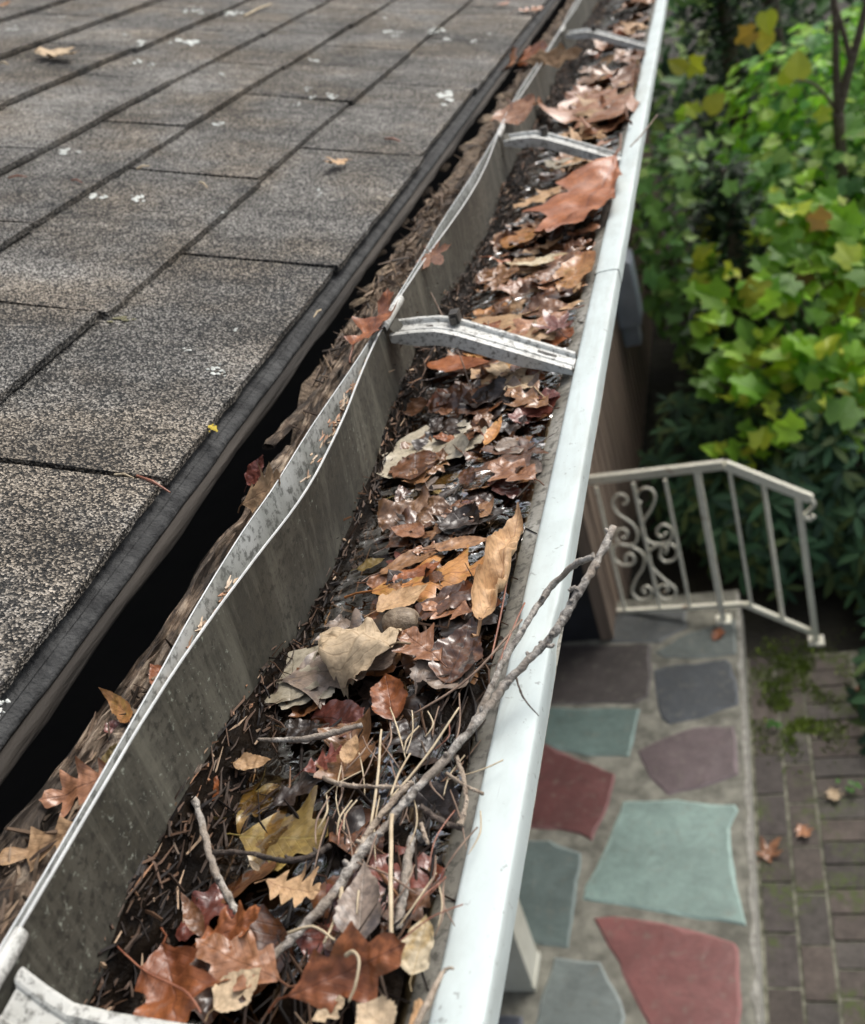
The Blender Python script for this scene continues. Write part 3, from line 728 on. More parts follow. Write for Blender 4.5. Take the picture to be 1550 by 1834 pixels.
H('plain', (870, 800), (900, 745), 'orange', 'thin yellow orange leaf tip standing up below the second bracket', -.291, -.283, .3, 3, .2, .03)
# beyond the second bracket
H('oak', (1020, 560), (900, 610), 'pink', 'pinkish tan oak leaf lying just beyond the second bracket', -.290, -.288, .7, .5, .4, .04)
H('plain', (850, 580), (930, 620), 'tan', 'broad tan leaf touching the second bracket on its far side', -.289, -.288, .6, .8, .4, .03)
H('maple', (1010, 600), (975, 560), 'maroon', 'dark maroon maple leaf standing by the front lip beyond the second bracket', -.289, -.278, 1.0, .9, .6, .05)
H('plain', (1025, 462), (905, 475), 'cream', 'pale cream leaf lying across the gutter between second and third bracket', -.290, -.289, .34, .9, .3, .03)
H('plain', (1055, 455), (1005, 530), 'orange', 'golden orange leaf leaning on the front lip beyond the cream leaf', -.287, -.292, .45, 1.6, .3, .05)
H('oak', (1118, 285), (985, 432), 'rust', 'largest rust orange oak leaf spread below the third bracket', -.272, -.276, .62, .5, .3, .04, twist=.1)
H('oak', (1010, 335), (920, 375), 'tan', 'pale tan oak leaf left of the largest rust leaf', -.290, -.289, .8, .4, .2, .04)
H('plain', (1040, 295), (975, 290), 'paleback', 'pale grey leaf lying just below the third bracket', -.290, -.289, .5, .6, .2, .03)
H('oak', (1060, 215), (1120, 165), 'tan', 'pale tan oak leaf with deep lobes between the third and fourth bracket', -.288, -.286, 1.0, .5, .3, .05)
H('oak', (1130, 215), (1040, 175), 'pink', 'pinkish oak leaf lying beyond the third bracket', -.288, -.287, .9, .5, .3, .05)
H('plain', (1135, 120), (1118, 170), 'brown', 'tall brown leaf curled against the lip below the fourth bracket', -.283, -.285, .3, 2.5, .4, .05)
# near the bottom
H('oak', (525, 1785), (735, 1690), 'rust', 'biggest rust red leaf standing on edge at the near end of the gutter', -.279, -.262, .66, 1.5, .6, .07, (.2, -.6))
H('oak', (300, 1700), (320, 1870), 'rust', 'large brown lobed leaf with a dark patch at the near left of the gutter', -.276, -.268, .85, 1.5, .7, .08, (0, -.3))
H('oak', (352, 1700), (475, 1630), 'rust', 'rust brown oak leaf with a folded back lobe over the black mould', -.284, -.272, .62, 1.9, .6, .07, (-.2, -.3))
H('oak', (505, 1760), (355, 1690), 'pink', 'pinkish brown leaf with long thin points beneath the folded rust leaf', -.282, -.278, .7, .9, .5, .05)
H('plain', (385, 1810), (470, 1735), 'beige', 'buff leaf with torn hole behind the large brown lobed leaf', -.280, -.278, .8, .8, .3, .04, hole=True)
H('oak', (480, 1585), (580, 1605), 'tan', 'light tan oak leaf arched above the dark water at the near end', -.284, -.282, .85, 1.4, .9, .05)
H('plain', (640, 1700), (655, 1545), 'grey', 'grey brown folded leaf standing upright beside the long twig', -.284, -.276, .5, 2.0, .3, .03)
H('plain', (740, 1750), (765, 1640), 'cream', 'mottled cream yellow leaf standing near the front lip', -.283, -.275, .75, .8, .4, .04)
H('plain', (700, 1850), (640, 1800), 'beige', 'brownish buff leaf at the bottom edge below the biggest rust leaf', -.276, -.272, 1.0, 1.2, .4, .05)
H('plain', (800, 1800), (730, 1850), 'tan', 'tan leaf curled beside the lip at the bottom edge', -.276, -.274, .7, 1.6, .4, .05)
H('oak', (560, 1830), (620, 1790), 'beige', 'small buff leaf under the biggest rust leaf', -.280, -.278, .9, .6, .4, .05)
H('oak', (545, 1385), (620, 1340), 'maroon', 'maroon wet leaf curled below the small grey twig', -.295, -.288, .8, 1.0, .5, .05)
H('plain', (620, 1370), (640, 1315), 'tan', 'tiny tan curl of leaf standing on the maroon leaf', -.288, -.281, .6, 2.2, .3, .04)
H('oak', (430, 1500), (590, 1500), 'olive', 'yellow olive oak leaf sunk in dark water at the needle bank', -.3020, -.2995, 1.1, .2, .2, .02)
H('oak', (395, 1420), (480, 1450), 'olive', 'dark olive leaf under water above the yellow olive leaf', -.3030, -.3025, 1.2, .1, .1, .02)
H('plain', (365, 1680), (325, 1600), 'brown', 'thin brown leaf sliver curled at the needle bank', -.284, -.276, .3, 3, .4, .04)
H('plain', (370, 1440), (390, 1390), 'rust', 'small brown leaf leaning on the needle bank beside the pool', -.286, -.280, .7, 1.2, .3, .04)
H('plain', (420, 1370), (490, 1365), 'tan', 'small dry curled tan leaf at the needle bank above the pool', -.288, -.286, .5, 2.0, .6, .06)
H('plain', (465, 1560), (445, 1540), 'beige', 'tiny buff leaf splinter on the yellow olive leaf', -.290, -.284, .4, 2, .3, .03)
H('plain', (560, 1330), (520, 1290), 'dark', 'black leaf lying under the small grey twig', -.299, -.297, .7, .6, .3, .05)
# on the wall top, in the gap and on the roof
GG = 'leaves caught on the gutter back wall and in the eaves gap'
H('oak', (640, 635), (705, 530), 'rust', 'rust brown leaf folded over the back wall top at the second bracket', -.222, -.212, .62, 1.5, .7, .06, (-.4, -1.0), GG)
H('maple', (764, 448), (796, 474), 'pink', 'small pink lobed leaf perched on the back wall beyond the second bracket', -.2165, -.2205, 1.1, .5, .3, .04, (.3, -1.3), GG, hole=True)
H('plain', (915, 190), (935, 222), 'pink', 'small pinkish leaf hanging on the back wall just before the third bracket', -.2165, -.221, .6, 1.2, .3, .05, (.3, -1.6), GG)
H('oak', (942, 112), (1050, 92), 'tan', 'long curly tan oak leaf bridging the back wall and the fourth bracket', -.2165, -.2185, .42, 1.0, .6, .06, (0, -1.6), GG)
H('oak', (440, 905), (510, 850), 'tan', 'tan oak leaf leaning out of the eaves gap onto the pale flashing', -.234, -.217, .8, .9, .5, .05, (0, -.7), GG)
H('plain', (445, 870), (475, 815), 'maroon', 'dark red leaf standing in the eaves gap behind the tan oak leaf', -.240, -.228, .7, 1.4, .4, .05, (0, -.3), GG)
H('plain', (245, 1300), (185, 1232), 'orange', 'narrow orange leaf curving up out of the lower eaves gap', -.236, -.226, .3, 1.5, 1.6, .03, (-.3, -.3), GG)
H('oak', (215, 1380), (80, 1440), 'pink', 'pinkish brown oak leaf draped over the rotten board near the bottom left', -.230, -.236, .75, 1.2, .8, .06, (0, -.4), GG)
H('oak', (160, 1480), (-5, 1550), 'tan', 'long tan brown leaf lying on the rotten board at the left picture edge', -.233, -.237, .5, 1.4, .8, .05, (0, -.3), GG)
H('plain', (185, 1375), (215, 1330), 'olive', 'small olive brown leaf crumpled on the rotten board below the orange leaf', -.236, -.230, .6, 1.2, .5, .07, (0, -.2), GG)
H('oak', (255, 1325), (190, 1300), 'maroon', 'dark red leaf deep in the lower eaves gap', -.240, -.236, .8, .8, .5, .06, (0, -.2), GG)
H('plain', (300, 1230), (270, 1190), 'rust', 'small rust leaf tucked under the pale flashing in the lower gap', -.238, -.233, .6, 1.0, .5, .04, (0, -.2), GG)
H('plain', (350, 1140), (335, 1105), 'maroon', 'dark maroon leaf tip showing between rotten board and flashing', -.241, -.236, .8, .8, .4, .05, (0, -.2), GG)
H('plain', (885, 110), (900, 150), 'pink', 'small pale leaf standing at the roof edge before the fourth bracket', -.2305, -.2325, .35, 1.2, .4, .05, (0, -1.8), GG)
H('plain', (950, 90), (965, 115), 'rust', 'thin rust leaf curled at the far roof edge', -.2305, -.2325, .35, 1.2, .4, .05, (0, -1.8), GG)
GR = 'fallen leaves on the shingles'
H('oak', (70, 92), (128, 100), 'beige', 'pale dry oak leaf lying alone on the shingles at top left', .009, .016, .8, .8, .5, .06, group=GR, fn=onroof_h)
H('oak', (622, 288), (583, 292), 'tan', 'small tan leaf lying on the first shingle course', .008, .013, .7, .6, .4, .05, group=GR, fn=onroof_h)
H('oak', (925, 22), (975, 14), 'pink', 'pinkish leaf on the shingles at the far roof edge', .008, .015, .8, .8, .5, .06, group=GR, fn=onroof_h)
H('plain', (890, 10), (915, 3), 'rust', 'thin brown leaf on the far shingles at the top picture edge', .008, .012, .4, .8, .5, .05, group=GR, fn=onroof_h)
H('plain', (0, 12), (20, 2), 'orange', 'small yellow brown leaf on the shingles at the top left corner', .008, .014, .7, .8, .5, .05, group=GR, fn=onroof_h)

# many more leaves packed in the trough
rl = random.Random(29)
COLN = {'tan': 'dry tan', 'beige': 'dry buff', 'rust': 'rust brown', 'orange': 'orange brown', 'brown': 'brown', 'pink': 'pinkish brown', 'dark': 'black wet', 'maroon': 'maroon', 'wetbrown': 'wet brown', 'wettan': 'wet tan', 'grey': 'grey brown', 'olive': 'olive brown', 'paleback': 'pale grey'}
def where(x, y):
    side = 'beside the front lip' if x > -.150 else ('beside the needle bank' if x < -.198 else ('left of centre' if x < -.175 else 'right of centre'))
    if y < .30: z = 'at the near end'
    elif y < .44: z = 'by the long twig'
    elif y < .60: z = 'before bracket two'
    elif y < .82: z = 'just past bracket two'
    elif y < 1.09: z = 'just before bracket three'
    elif y < 1.35: z = 'just past bracket three'
    elif y < 1.7: z = 'just before bracket four'
    else: z = 'past bracket four'
    return side + ', ' + z
seen = {}
def uniq(lb, a):
    if lb in seen: lb2 = lb.replace(' lying ', ' lying crosswise ' if abs(math.cos(a)) > .7 else ' lying lengthwise ')
    else: lb2 = lb
    seen[lb] = 1; return lb2
def filler(n, ya, yb, xa, xb, kinds, mats, s0, s1, lay, power=1):
    for _ in range(n):
        kx_ = rl.choice((rl.uniform(.2, .9), rl.uniform(.2, .9), rl.uniform(1, 2.4))) * rl.choice((1, 1, -1))
        y = ya + (yb - ya) * rl.random() ** power; x = rl.uniform(xa, xb); k = rl.choice(kinds); mt = rl.choice(mats)
        ln = rl.uniform(s0, s1); a = rl.uniform(0, 2 * math.pi)
        z = max(WZ, mould(x, y)) + rl.uniform(*lay) * .6
        d = Vector((math.cos(a), math.sin(a), rl.gauss(0, .08))) * ln / 2
        if x + abs(d.x) > -.122: d.x *= .4
        if x - abs(d.x) < -.225: d.x *= .4
        B = Vector((x, y, z)) - d; T = Vector((x, y, z)) + d
        mb = leaf_mesh(k, B, T, Vector((rl.gauss(0, .18), rl.gauss(-.08, .2), 1)).normalized(), rl.uniform(.5, .95), kx_, rl.uniform(-.6, .9), rl.uniform(.03, .07), rl.randrange(9999), rl.uniform(-.4, .4), rl.choice((0, .2)), False, True)
        mb.build(KN[k], L[mt], smooth=True, label=uniq('%s%s %s %s lying %s' % ('small ' if ln < s0 + (s1 - s0) * .33 else ('large ' if ln > s0 + (s1 - s0) * .7 else ''), 'curled' if kx_ > 1.3 else ('arched' if kx_ < 0 else 'flat'), COLN[mt], CAT[k], where(x, y)), a), cat=CAT[k], group=G)
wetm = ['dark', 'wetbrown', 'wetbrown', 'dark', 'brown', 'wettan', 'maroon']
drym = ['tan', 'wettan', 'pink', 'pink', 'wettan', 'wetbrown', 'tan', 'rust', 'brown', 'orange', 'wettan']
filler(60, .33, .62, -.213, -.134, ['oak', 'plain', 'scrap', 'maple'], wetm + ['grey'], .018, .04, (-.003, .003))
filler(44, .36, .62, -.208, -.134, ['oak', 'plain', 'scrap'], ['wettan', 'pink', 'wetbrown', 'dark', 'rust', 'grey'], .016, .034, (.002, .009))
filler(26, .14, .36, -.214, -.134, ['oak', 'plain', 'scrap'], wetm, .02, .04, (0, .004))
filler(54, .62, .95, -.213, -.134, ['oak', 'plain', 'maple', 'oak'], wetm + drym, .022, .05, (-.002, .007))
filler(34, .60, 1.0, -.20, -.132, ['oak', 'plain', 'oak'], drym, .025, .05, (.004, .012))
filler(30, .95, 1.35, -.213, -.131, ['oak', 'plain', 'maple', 'oak'], drym + ['dark', 'wetbrown'], .03, .06, (0, .010))
filler(36, 1.25, 1.9, -.205, -.131, ['oak', 'plain', 'oak'], drym, .035, .07, (.002, .014))
filler(30, 1.8, 3.2, -.195, -.130, ['oak', 'plain'], drym, .04, .08, (.004, .016))

# acorn
mb = MB(); c = atz(718, 1113, zz(-.288))
def nut(a, b):
    th = math.pi * a; ph = 2 * math.pi * b; r = .0088 * math.sin(th) ** .85
    return (c.x + r * math.cos(ph), c.y - .0105 * math.cos(th) * .55 + 0, c.z + .007 * math.sin(th) * math.sin(ph) + .002)
mb.grid(lambda a, b: (c.x - .0088 * math.cos(math.pi * a), c.y + .0072 * (1 + .08 * N3(a * 5, b * 5)) * math.sin(math.pi * a) ** .7 * math.cos(2 * math.pi * b), c.z + .0062 * math.sin(math.pi * a) ** .8 * math.sin(2 * math.pi * b)), 18, 20)
ac = mb.build('acorn', simple('acorn_shell', (.11, .075, .045), (.34, .27, .19), 260, .6, .8, coat=.1), smooth=True, label='roundish wet brown acorn among the leaves in the gutter middle', cat='acorn')
mb = MB(); mb.tube([(c.x + .0085, c.y, c.z), (c.x + .0102, c.y, c.z + .0005)], [.0012, .0006], 6); mb.build('acorn_tip', M['bark_dark'], ac)

# ------------------------------------------------------------------ twigs
def smoothpts(pts, rads, n=6):
    P_, R_ = [], []
    for k in range(len(pts) - 1):
        p0, p1, p2, p3 = pts[max(k - 1, 0)], pts[k], pts[k + 1], pts[min(k + 2, len(pts) - 1)]
        for j in range(n):
            t = j / n
            P_.append(.5 * ((2 * p1) + (p2 - p0) * t + (2 * p0 - 5 * p1 + 4 * p2 - p3) * t * t + (3 * p1 - 3 * p2 + p3 - p0) * t ** 3))
            R_.append(rads[k] * (1 - t) + rads[k + 1] * t)
    P_.append(pts[-1]); R_.append(rads[-1]); return P_, R_
def twig(pp, mat, label=None, parent=None, name='twig', knobs=True, seed=1, rough=.45, group='twigs in the gutter', cat='twig', n=7):
    """pp: (px, py, level, diameter in photo pixels)"""
    pts = [atz(px, py, zz(z)) for px, py, z, d in pp]; rads = [d / 2 / 1900 * p.length * .84 for p, (_, _, _, d) in zip(pts, pp)]
    P_, R_ = smoothpts(pts, rads, n)
    rr = random.Random(seed); P_ = [p + Vector((rr.gauss(0, 1), rr.gauss(0, 1), rr.gauss(0, 1))) * r * .11 for p, r in zip(P_, R_)]
    R_ = [r * (1 + (rr.uniform(-.1, .20) if knobs else rr.uniform(-.05, .05))) for r in R_]
    mb = MB(); mb.tube(P_, R_, 9, True, rough, seed)
    if knobs:
        for k in range(2, len(P_) - 1, 3 if knobs == 2 else 7):
            d = Vector((rr.uniform(-1, 1), rr.uniform(-1, 1), rr.uniform(.1, 1))).normalized(); r = R_[k]
            mb.tube([P_[k], P_[k] + d * r * 1.5, P_[k] + d * r * (2.0 if knobs != 2 else 1.8)], [r * .7, r * .55, r * .35], 6)
    if parent is not None: return mb.build(name, mat, parent, smooth=True)
    return mb.build(name, mat, smooth=True, label=label, cat=cat, group=group)
br = twig([(1098, 945, -.232, 17), (1070, 1005, -.236, 16), (1040, 1055, -.240, 17), (1003, 1120, -.247, 17), (965, 1165, -.253, 18), (915, 1215, -.262, 18), (880, 1262, -.268, 17), (820, 1335, -.273, 17), (745, 1415, -.278, 17), (690, 1480, -.281, 17), (640, 1540, -.283, 20), (600, 1600, -.284, 20), (545, 1660, -.286, 18), (485, 1715, -.287, 17)], M['bark'],
          'long knobbly grey twig lying across the needles and over the white lip', seed=3, cat='twig', group='twigs in the gutter')
twig([(1066, 998, -.236, 13), (1030, 1012, -.241, 13), (985, 1055, -.250, 12), (945, 1115, -.259, 12), (905, 1180, -.268, 15), (872, 1250, -.276, 14), (840, 1310, -.282, 10)], M['bark'], parent=br, name='side_branch', seed=5)
twig([(640, 1535, -.283, 12), (655, 1500, -.281, 14), (700, 1440, -.279, 12), (740, 1400, -.277, 10)], M['bark_pale'], parent=br, name='side_branch', seed=6, knobs=2)
twig([(612, 1590, -.283, 9), (607, 1630, -.281, 8), (580, 1690, -.279, 5)], M['straw'], parent=br, name='side_shoot', seed=7, knobs=False)
twig([(925, 1215, -.262, 5), (938, 1250, -.264, 4), (965, 1282, -.266, 2)], M['bark_dark'], parent=br, name='side_shoot', seed=8, knobs=False)
twig([(1038, 1060, -.240, 8), (1030, 1052, -.238, 10), (1020, 1058, -.238, 9)], M['bark'], parent=br, name='bud_knob', seed=9, knobs=False)
twig([(968, 1150, -.252, 9), (985, 1158, -.250, 9), (992, 1155, -.250, 8)], M['bark'], parent=br, name='bud_knob', seed=19, knobs=False)
T = twig
T([(348, 1430, -.272, 13), (368, 1500, -.278, 15), (385, 1560, -.282, 14), (410, 1610, -.285, 15), (432, 1645, -.287, 12)], M['bark'], 'thick knobbly brown twig slanting beside the needle bank', seed=11)
T([(383, 1527, -.279, 10), (440, 1528, -.281, 10), (500, 1540, -.281, 11), (555, 1535, -.281, 12), (590, 1515, -.282, 12)], M['bark_dark'], 'dark twig lying across the yellow olive leaf', seed=12)
T([(463, 1325, -.292, 7), (530, 1325, -.290, 12), (590, 1315, -.289, 14), (650, 1298, -.288, 10)], M['bark'], 'smooth grey twig lying crosswise below the grey oak leaf', seed=13, knobs=False)
T([(580, 1393, -.280, 9), (610, 1405, -.279, 10), (660, 1409, -.278, 8), (735, 1409, -.278, 9)], M['bark_pale'], 'pale ringed spruce twig joining the long twig from the left', seed=14, knobs=2)
T([(818, 1355, -.279, 9), (832, 1400, -.280, 9), (835, 1440, -.281, 9), (825, 1480, -.282, 12)], M['bark_pale'], 'pale ringed spruce twig standing near the front lip', seed=15, knobs=2)
T([(800, 1385, -.281, 7), (830, 1405, -.280, 7), (865, 1422, -.278, 7)], M['bark_pale'], 'short pale twig crossing the ringed twig by the lip', seed=16, knobs=2)
T([(755, 1445, -.283, 12), (790, 1470, -.284, 12), (830, 1485, -.284, 10)], M['bark_dark'], 'short dark twig under the needles near the lip', seed=17)
T([(738, 1500, -.288, 17), (728, 1560, -.288, 19), (720, 1620, -.289, 20), (712, 1665, -.290, 18)], M['bark'], 'short thick grey twig standing in the mould near the lip', seed=18, knobs=False)
T([(755, 1475, -.284, 7), (762, 1500, -.282, 9), (767, 1512, -.281, 6)], M['bark_pale'], 'short pale broken twig end near the lip', seed=21, knobs=2)
T([(740, 1850, -.270, 12), (770, 1790, -.268, 16), (795, 1740, -.270, 8), (812, 1735, -.268, 5)], M['bark_pale'], 'pale splintered twig at the bottom edge beside the lip', seed=22, knobs=False)
ST = 'long stems and needles lying over the leaves'
def stem(pp, label, mat='straw', r=1.0, seed=1): return twig(pp, M[mat] if isinstance(mat, str) else mat, label, seed=seed, knobs=False, rough=.05, group=ST, cat='straw' if mat == 'straw' else 'needle', name='straw' if mat == 'straw' else 'pine_needle', n=5)
M['redstem'] = simple('red_brown_stem', (.20, .07, .04), (.36, .15, .09), 120, .45, .2, coat=.3)
M['brownstem'] = simple('brown_stem', (.16, .10, .07), (.30, .21, .15), 120, .5, .2)
stem([(935, 1110, -.276, 5), (840, 1215, -.282, 5), (740, 1280, -.288, 5)], 'long straight brown stem running below the rolled leaf to the lip', 'brownstem')
stem([(702, 1460, -.278, 9), (700, 1560, -.277, 9), (701, 1680, -.276, 9)], 'straight flat straw coloured stem right of the long twig')
stem([(683, 1308, -.280, 5), (676, 1400, -.279, 6), (664, 1480, -.279, 6)], 'pale straight stem rising above the ringed spruce twig')
stem([(822, 1268, -.275, 4), (760, 1360, -.277, 5), (700, 1430, -.278, 5)], 'thin pale stem running beside the long twig')
stem([(735, 1350, -.279, 4), (715, 1385, -.278, 5), (700, 1425, -.277, 5)], 'short pale stem crossing the ringed spruce twig')
stem([(640, 1545, -.279, 4), (690, 1565, -.277, 5), (745, 1600, -.279, 4)], 'curved purple brown stem over the grey upright leaf', 'brownstem')
stem([(515, 1672, -.277, 7), (560, 1660, -.275, 6), (600, 1685, -.277, 5)], 'curved pale leaf stalk lying under the long twig')
stem([(620, 1712, -.262, 10), (632, 1705, -.258, 8), (643, 1720, -.258, 6), (638, 1760, -.262, 6), (625, 1795, -.268, 5)], 'white hooked leaf stalk standing on the biggest rust leaf')
stem([(205, 1690, -.272, 4), (260, 1740, -.268, 4), (330, 1775, -.264, 5), (360, 1815, -.262, 5)], 'long red brown stalk arching over the large lobed leaf', 'redstem')
stem([(712, 1690, -.270, 3), (770, 1645, -.268, 3), (830, 1620, -.270, 3)], 'thin brown stalk reaching to the lip above the cream leaf', 'redstem')
stem([(925, 920, -.279, 4), (905, 1060, -.279, 4), (880, 1180, -.280, 4)], 'thin reddish needle along the rolled tan leaf', 'redstem')
stem([(940, 1080, -.277, 4), (905, 1160, -.278, 4), (885, 1230, -.279, 4)], 'second thin reddish needle next to the lip below the rolled leaf', 'redstem')
stem([(915, 1130, -.279, 5), (890, 1200, -.281, 5), (865, 1290, -.283, 4)], 'brown needle stalk between side branch and lip', 'brownstem')
stem([(1130, 262, -.268, 2.5), (1155, 235, -.262, 3), (1178, 205, -.25, 2)], 'thin dark stalk sticking out over the lip at the third bracket', 'brownstem')
stem([(745, 470, -.222, 3), (760, 500, -.236, 3), (800, 580, -.262, 3)], 'thin stalk hanging inside the back wall behind the second bracket', 'brownstem')
stem([(845, 700, -.282, 3), (832, 660, -.272, 3), (822, 630, -.268, 2)], 'thin dark stalk hooked under the second bracket', 'brownstem')
rs = random.Random(77)
used = {}
def nlabel(px, py, a, l_, mt_):
    c_ = {'brownstem': 'brown', 'redstem': 'reddish', 'straw': 'pale straw'}[mt_]
    sz = 'short' if l_ < 65 else ('long' if l_ > 95 else 'mid length')
    dr = 'tilted left' if a > 2.2 else ('upright' if a > 1.6 else 'tilted right')
    pl = 'above the ringed twig' if py < 1395 else ('beside the forked twig' if py < 1500 else 'near the upright leaf')
    sd_ = 'left of the long twig' if px + (py - 1290) * .9 < 850 else ('by the lip' if px > 790 else 'right of the long twig')
    return '%s %s needle %s, %s, %s' % (sz, c_, dr, pl, sd_)
for k in range(46):
    mt_ = rs.choice(['brownstem', 'redstem', 'brownstem', 'straw'])
    px = rs.uniform(560, 860); py = rs.uniform(1290, 1640)
    if px > 930 - (py - 1290) * .30: continue
    a = rs.gauss(1.9, .45); l_ = rs.uniform(40, 120); z = -.2855 + rs.uniform(0, .006)
    q = Vector((math.cos(a), math.sin(a), 0)) * l_ / 2
    stem([(px - q.x, py - q.y, z, 3), (px + rs.uniform(-13, 13), py, z + .002, rs.uniform(2.5, 5)), (px + q.x, py + q.y, z, 2)], nlabel(px, py, a, l_, mt_), mt_, seed=k)

# litter bits on the shingles
GB = 'small needles and bits on the shingles'
def bit(px, py, px2, py2, d, mt, label):
    a, b = onroof(px, py, .008), onroof(px2, py2, .009); m_ = a.lerp(b, .5) + RN * .0015
    mb = MB(); r = d / 2 / 1900 * a.length; mb.tube([a, m_, b], [r * .8, r, r * .5], 6); mb.build('dry_needle', M[mt], label=label, cat='needle', group=GB)
bit(245, 852, 305, 882, 6, 'redstem', 'reddish needle lying in the shingle joint near the roof edge')
bit(205, 850, 240, 856, 4, 'straw', 'pale needle in the shingle joint left of the reddish needle')
bit(690, 248, 718, 253, 4, 'redstem', 'short red needle on the shingles left of the white droppings')
bit(15, 318, 48, 316, 3, 'redstem', 'thin red needle on the shingles at the left picture edge')
bit(128, 322, 148, 327, 3, 'redstem', 'thin red needle near the shingle corner at the left')
bit(245, 302, 268, 297, 4, 'straw', 'short pale curved needle on the shingles')
bit(358, 326, 372, 336, 4, 'straw', 'pale crumb of straw in the shingle joint')
bit(438, 28, 487, 6, 4, 'straw', 'long pale stalk on the far shingles')
bit(0, 112, 15, 115, 4, 'straw', 'pale stalk at the left picture edge below the dry oak leaf')
bit(575, 555, 562, 568, 4, 'straw', 'pale chip at the shingle edge near the second bracket')
# pale droppings and lichen stuck to the shingles
M['drop'] = simple('pale_lichen', (.45, .48, .45), (.68, .70, .66), 300, .9, .6)
M['ylich'] = simple('yellow_lichen', (.40, .30, .03), (.55, .42, .06), 300, .9, .8)
def stuck(px, py, up_):         # a point lying on the shingle surface itself
    p = onroof(px, py, .004)
    for _ in range(3):
        s_ = (p - RP).dot(RS); k = max([j for j in range(len(courses)) if courses[j] <= s_] or [0]); k = min(k, len(courses) - 2)
        a = (s_ - courses[k]) / (courses[k + 1] + .035 - courses[k]); h = .0062 * (1 - a) + .0006 + .0015 * (1 - a) ** 3 + .0012 * N3(s_ * 9, p.y * 7)
        p = onroof(px, py, h + .0009 + up_)
    return p
def blot(mb, px, py, w_, h_, n=6, hh=.0085):
    rr = random.Random(int(px * 31 + py))
    for q in range(n):
        cx_, cy_ = px + rr.gauss(0, w_ * .34), py + rr.gauss(0, h_ * .34); rad_ = rr.uniform(.08, .26); pts = []
        for k in range(9):
            a = 2 * math.pi * k / 9; r = rr.uniform(.6, 1.2) * rad_
            pts.append(stuck(cx_ + math.cos(a) * w_ * r, cy_ + math.sin(a) * h_ * r, 0))
        i = len(mb.v); c_ = stuck(cx_, cy_, .0004); mb.v.append(tuple(c_))
        for p in pts: mb.v.append(tuple(p))
        for k in range(9): mb.f.append((i, i + 1 + k, i + 1 + (k + 1) % 9))
for px, py, w_, h_ in [(800, 171, 38, 14), (575, 346, 14, 10), (347, 17, 22, 8), (418, 24, 24, 9), (252, 76, 16, 8), (246, 110, 14, 8), (274, 118, 10, 7), (335, 76, 34, 10), (316, 70, 12, 5), (396, 131, 10, 7), (392, 222, 18, 8), (563, 107, 16, 5), (595, 172, 16, 8), (553, 158, 14, 5), (535, 184, 12, 7), (24, 50, 10, 6), (172, 350, 22, 12), (400, 380, 14, 8), (338, 626, 14, 8), (382, 662, 24, 12), (700, 57, 22, 5), (797, 70, 14, 6), (849, 73, 12, 5), (710, 65, 14, 4), (785, 55, 20, 8), (5, 1262, 22, 18), (420, 590, 12, 7), (110, 30, 10, 5), (225, 62, 12, 5), (115, 270, 26, 8), (245, 355, 20, 10), (560, 175, 10, 5), (700, 350, 8, 6), (690, 30, 12, 4), (880, 60, 8, 4)]:
    mb = MB(); blot(mb, px, py, w_, h_, 6 if w_ < 16 else 12); mb.build('lichen_spot', M['drop'], roof)
mb = MB(); blot(mb, 381, 766, 20, 18, 9); mb.build('yellow_lichen', M['ylich'], roof)
mb = MB(); blot(mb, 219, 572, 34, 9, 9); mb.build('moss_tuft', simple('dry_moss', (.10, .10, .05), (.26, .24, .14), 300, .9, .8), roof)

# ------------------------------------------------------------------ the place below: porch, path, railing, house wall
PZ = -3.25; BZ = -3.40
def pp(zx, zy, z=PZ):           # point of the second detail picture -> ground
    return atz(850 + zx / 2.2143, 1050 + zy / 2.2143, z)
SLX = -.300
mb = MB(); mb.box((-3.2, -1.5, -3.6), (SLX, 4.34, PZ))
M['mortar'] = simple('porch_mortar', (.11, .108, .088), (.26, .255, .21), 14, .85, .6, .004, bscale=60)
slab = mb.build('porch_floor', M['mortar'], kind='structure', label='raised porch floor of coloured flagstones set in pale mortar', )
def mat_stone(name, c, var=.25, edge=None):
    t = NT(name); co = t.coord(src='World'); f = t.noise(co, 5, 6, .6, .5); g = t.noise(t.coord((1, 1.6, 1), 'World'), 7, 5, .7, 1)
    col = t.ramp(f, [(.3, tuple(v * (1 - var) for v in c)), (.7, tuple(min(1, v * (1 + var)) for v in c))])
    col = t.mix(t.ramp(g, [(.55, 0.0), (.75, .35)]), col, tuple(min(1, v * 1.5 + .03) for v in c))
    cr = t.noise(co, 7, 8, .75, 1.2); vn = t.ramp(t.math('ABSOLUTE', t.math('SUBTRACT', cr, .5)), [(.0, .55), (.02, 0.0)])
    col = t.mix(vn, col, tuple(v * .5 for v in c)); dirt = t.noise(co, 22, 7, .7)
    col = t.mix(t.ramp(dirt, [(.55, 0.0), (.75, .6)]), col, (.20, .19, .15)); lay = t.noise(t.coord((1, 1.5, 1), 'World'), 5, 6, .6, .8)
    return t.fin(col, .5, t.bump(lay, .6, .012), coat=.12, coat_r=.4)
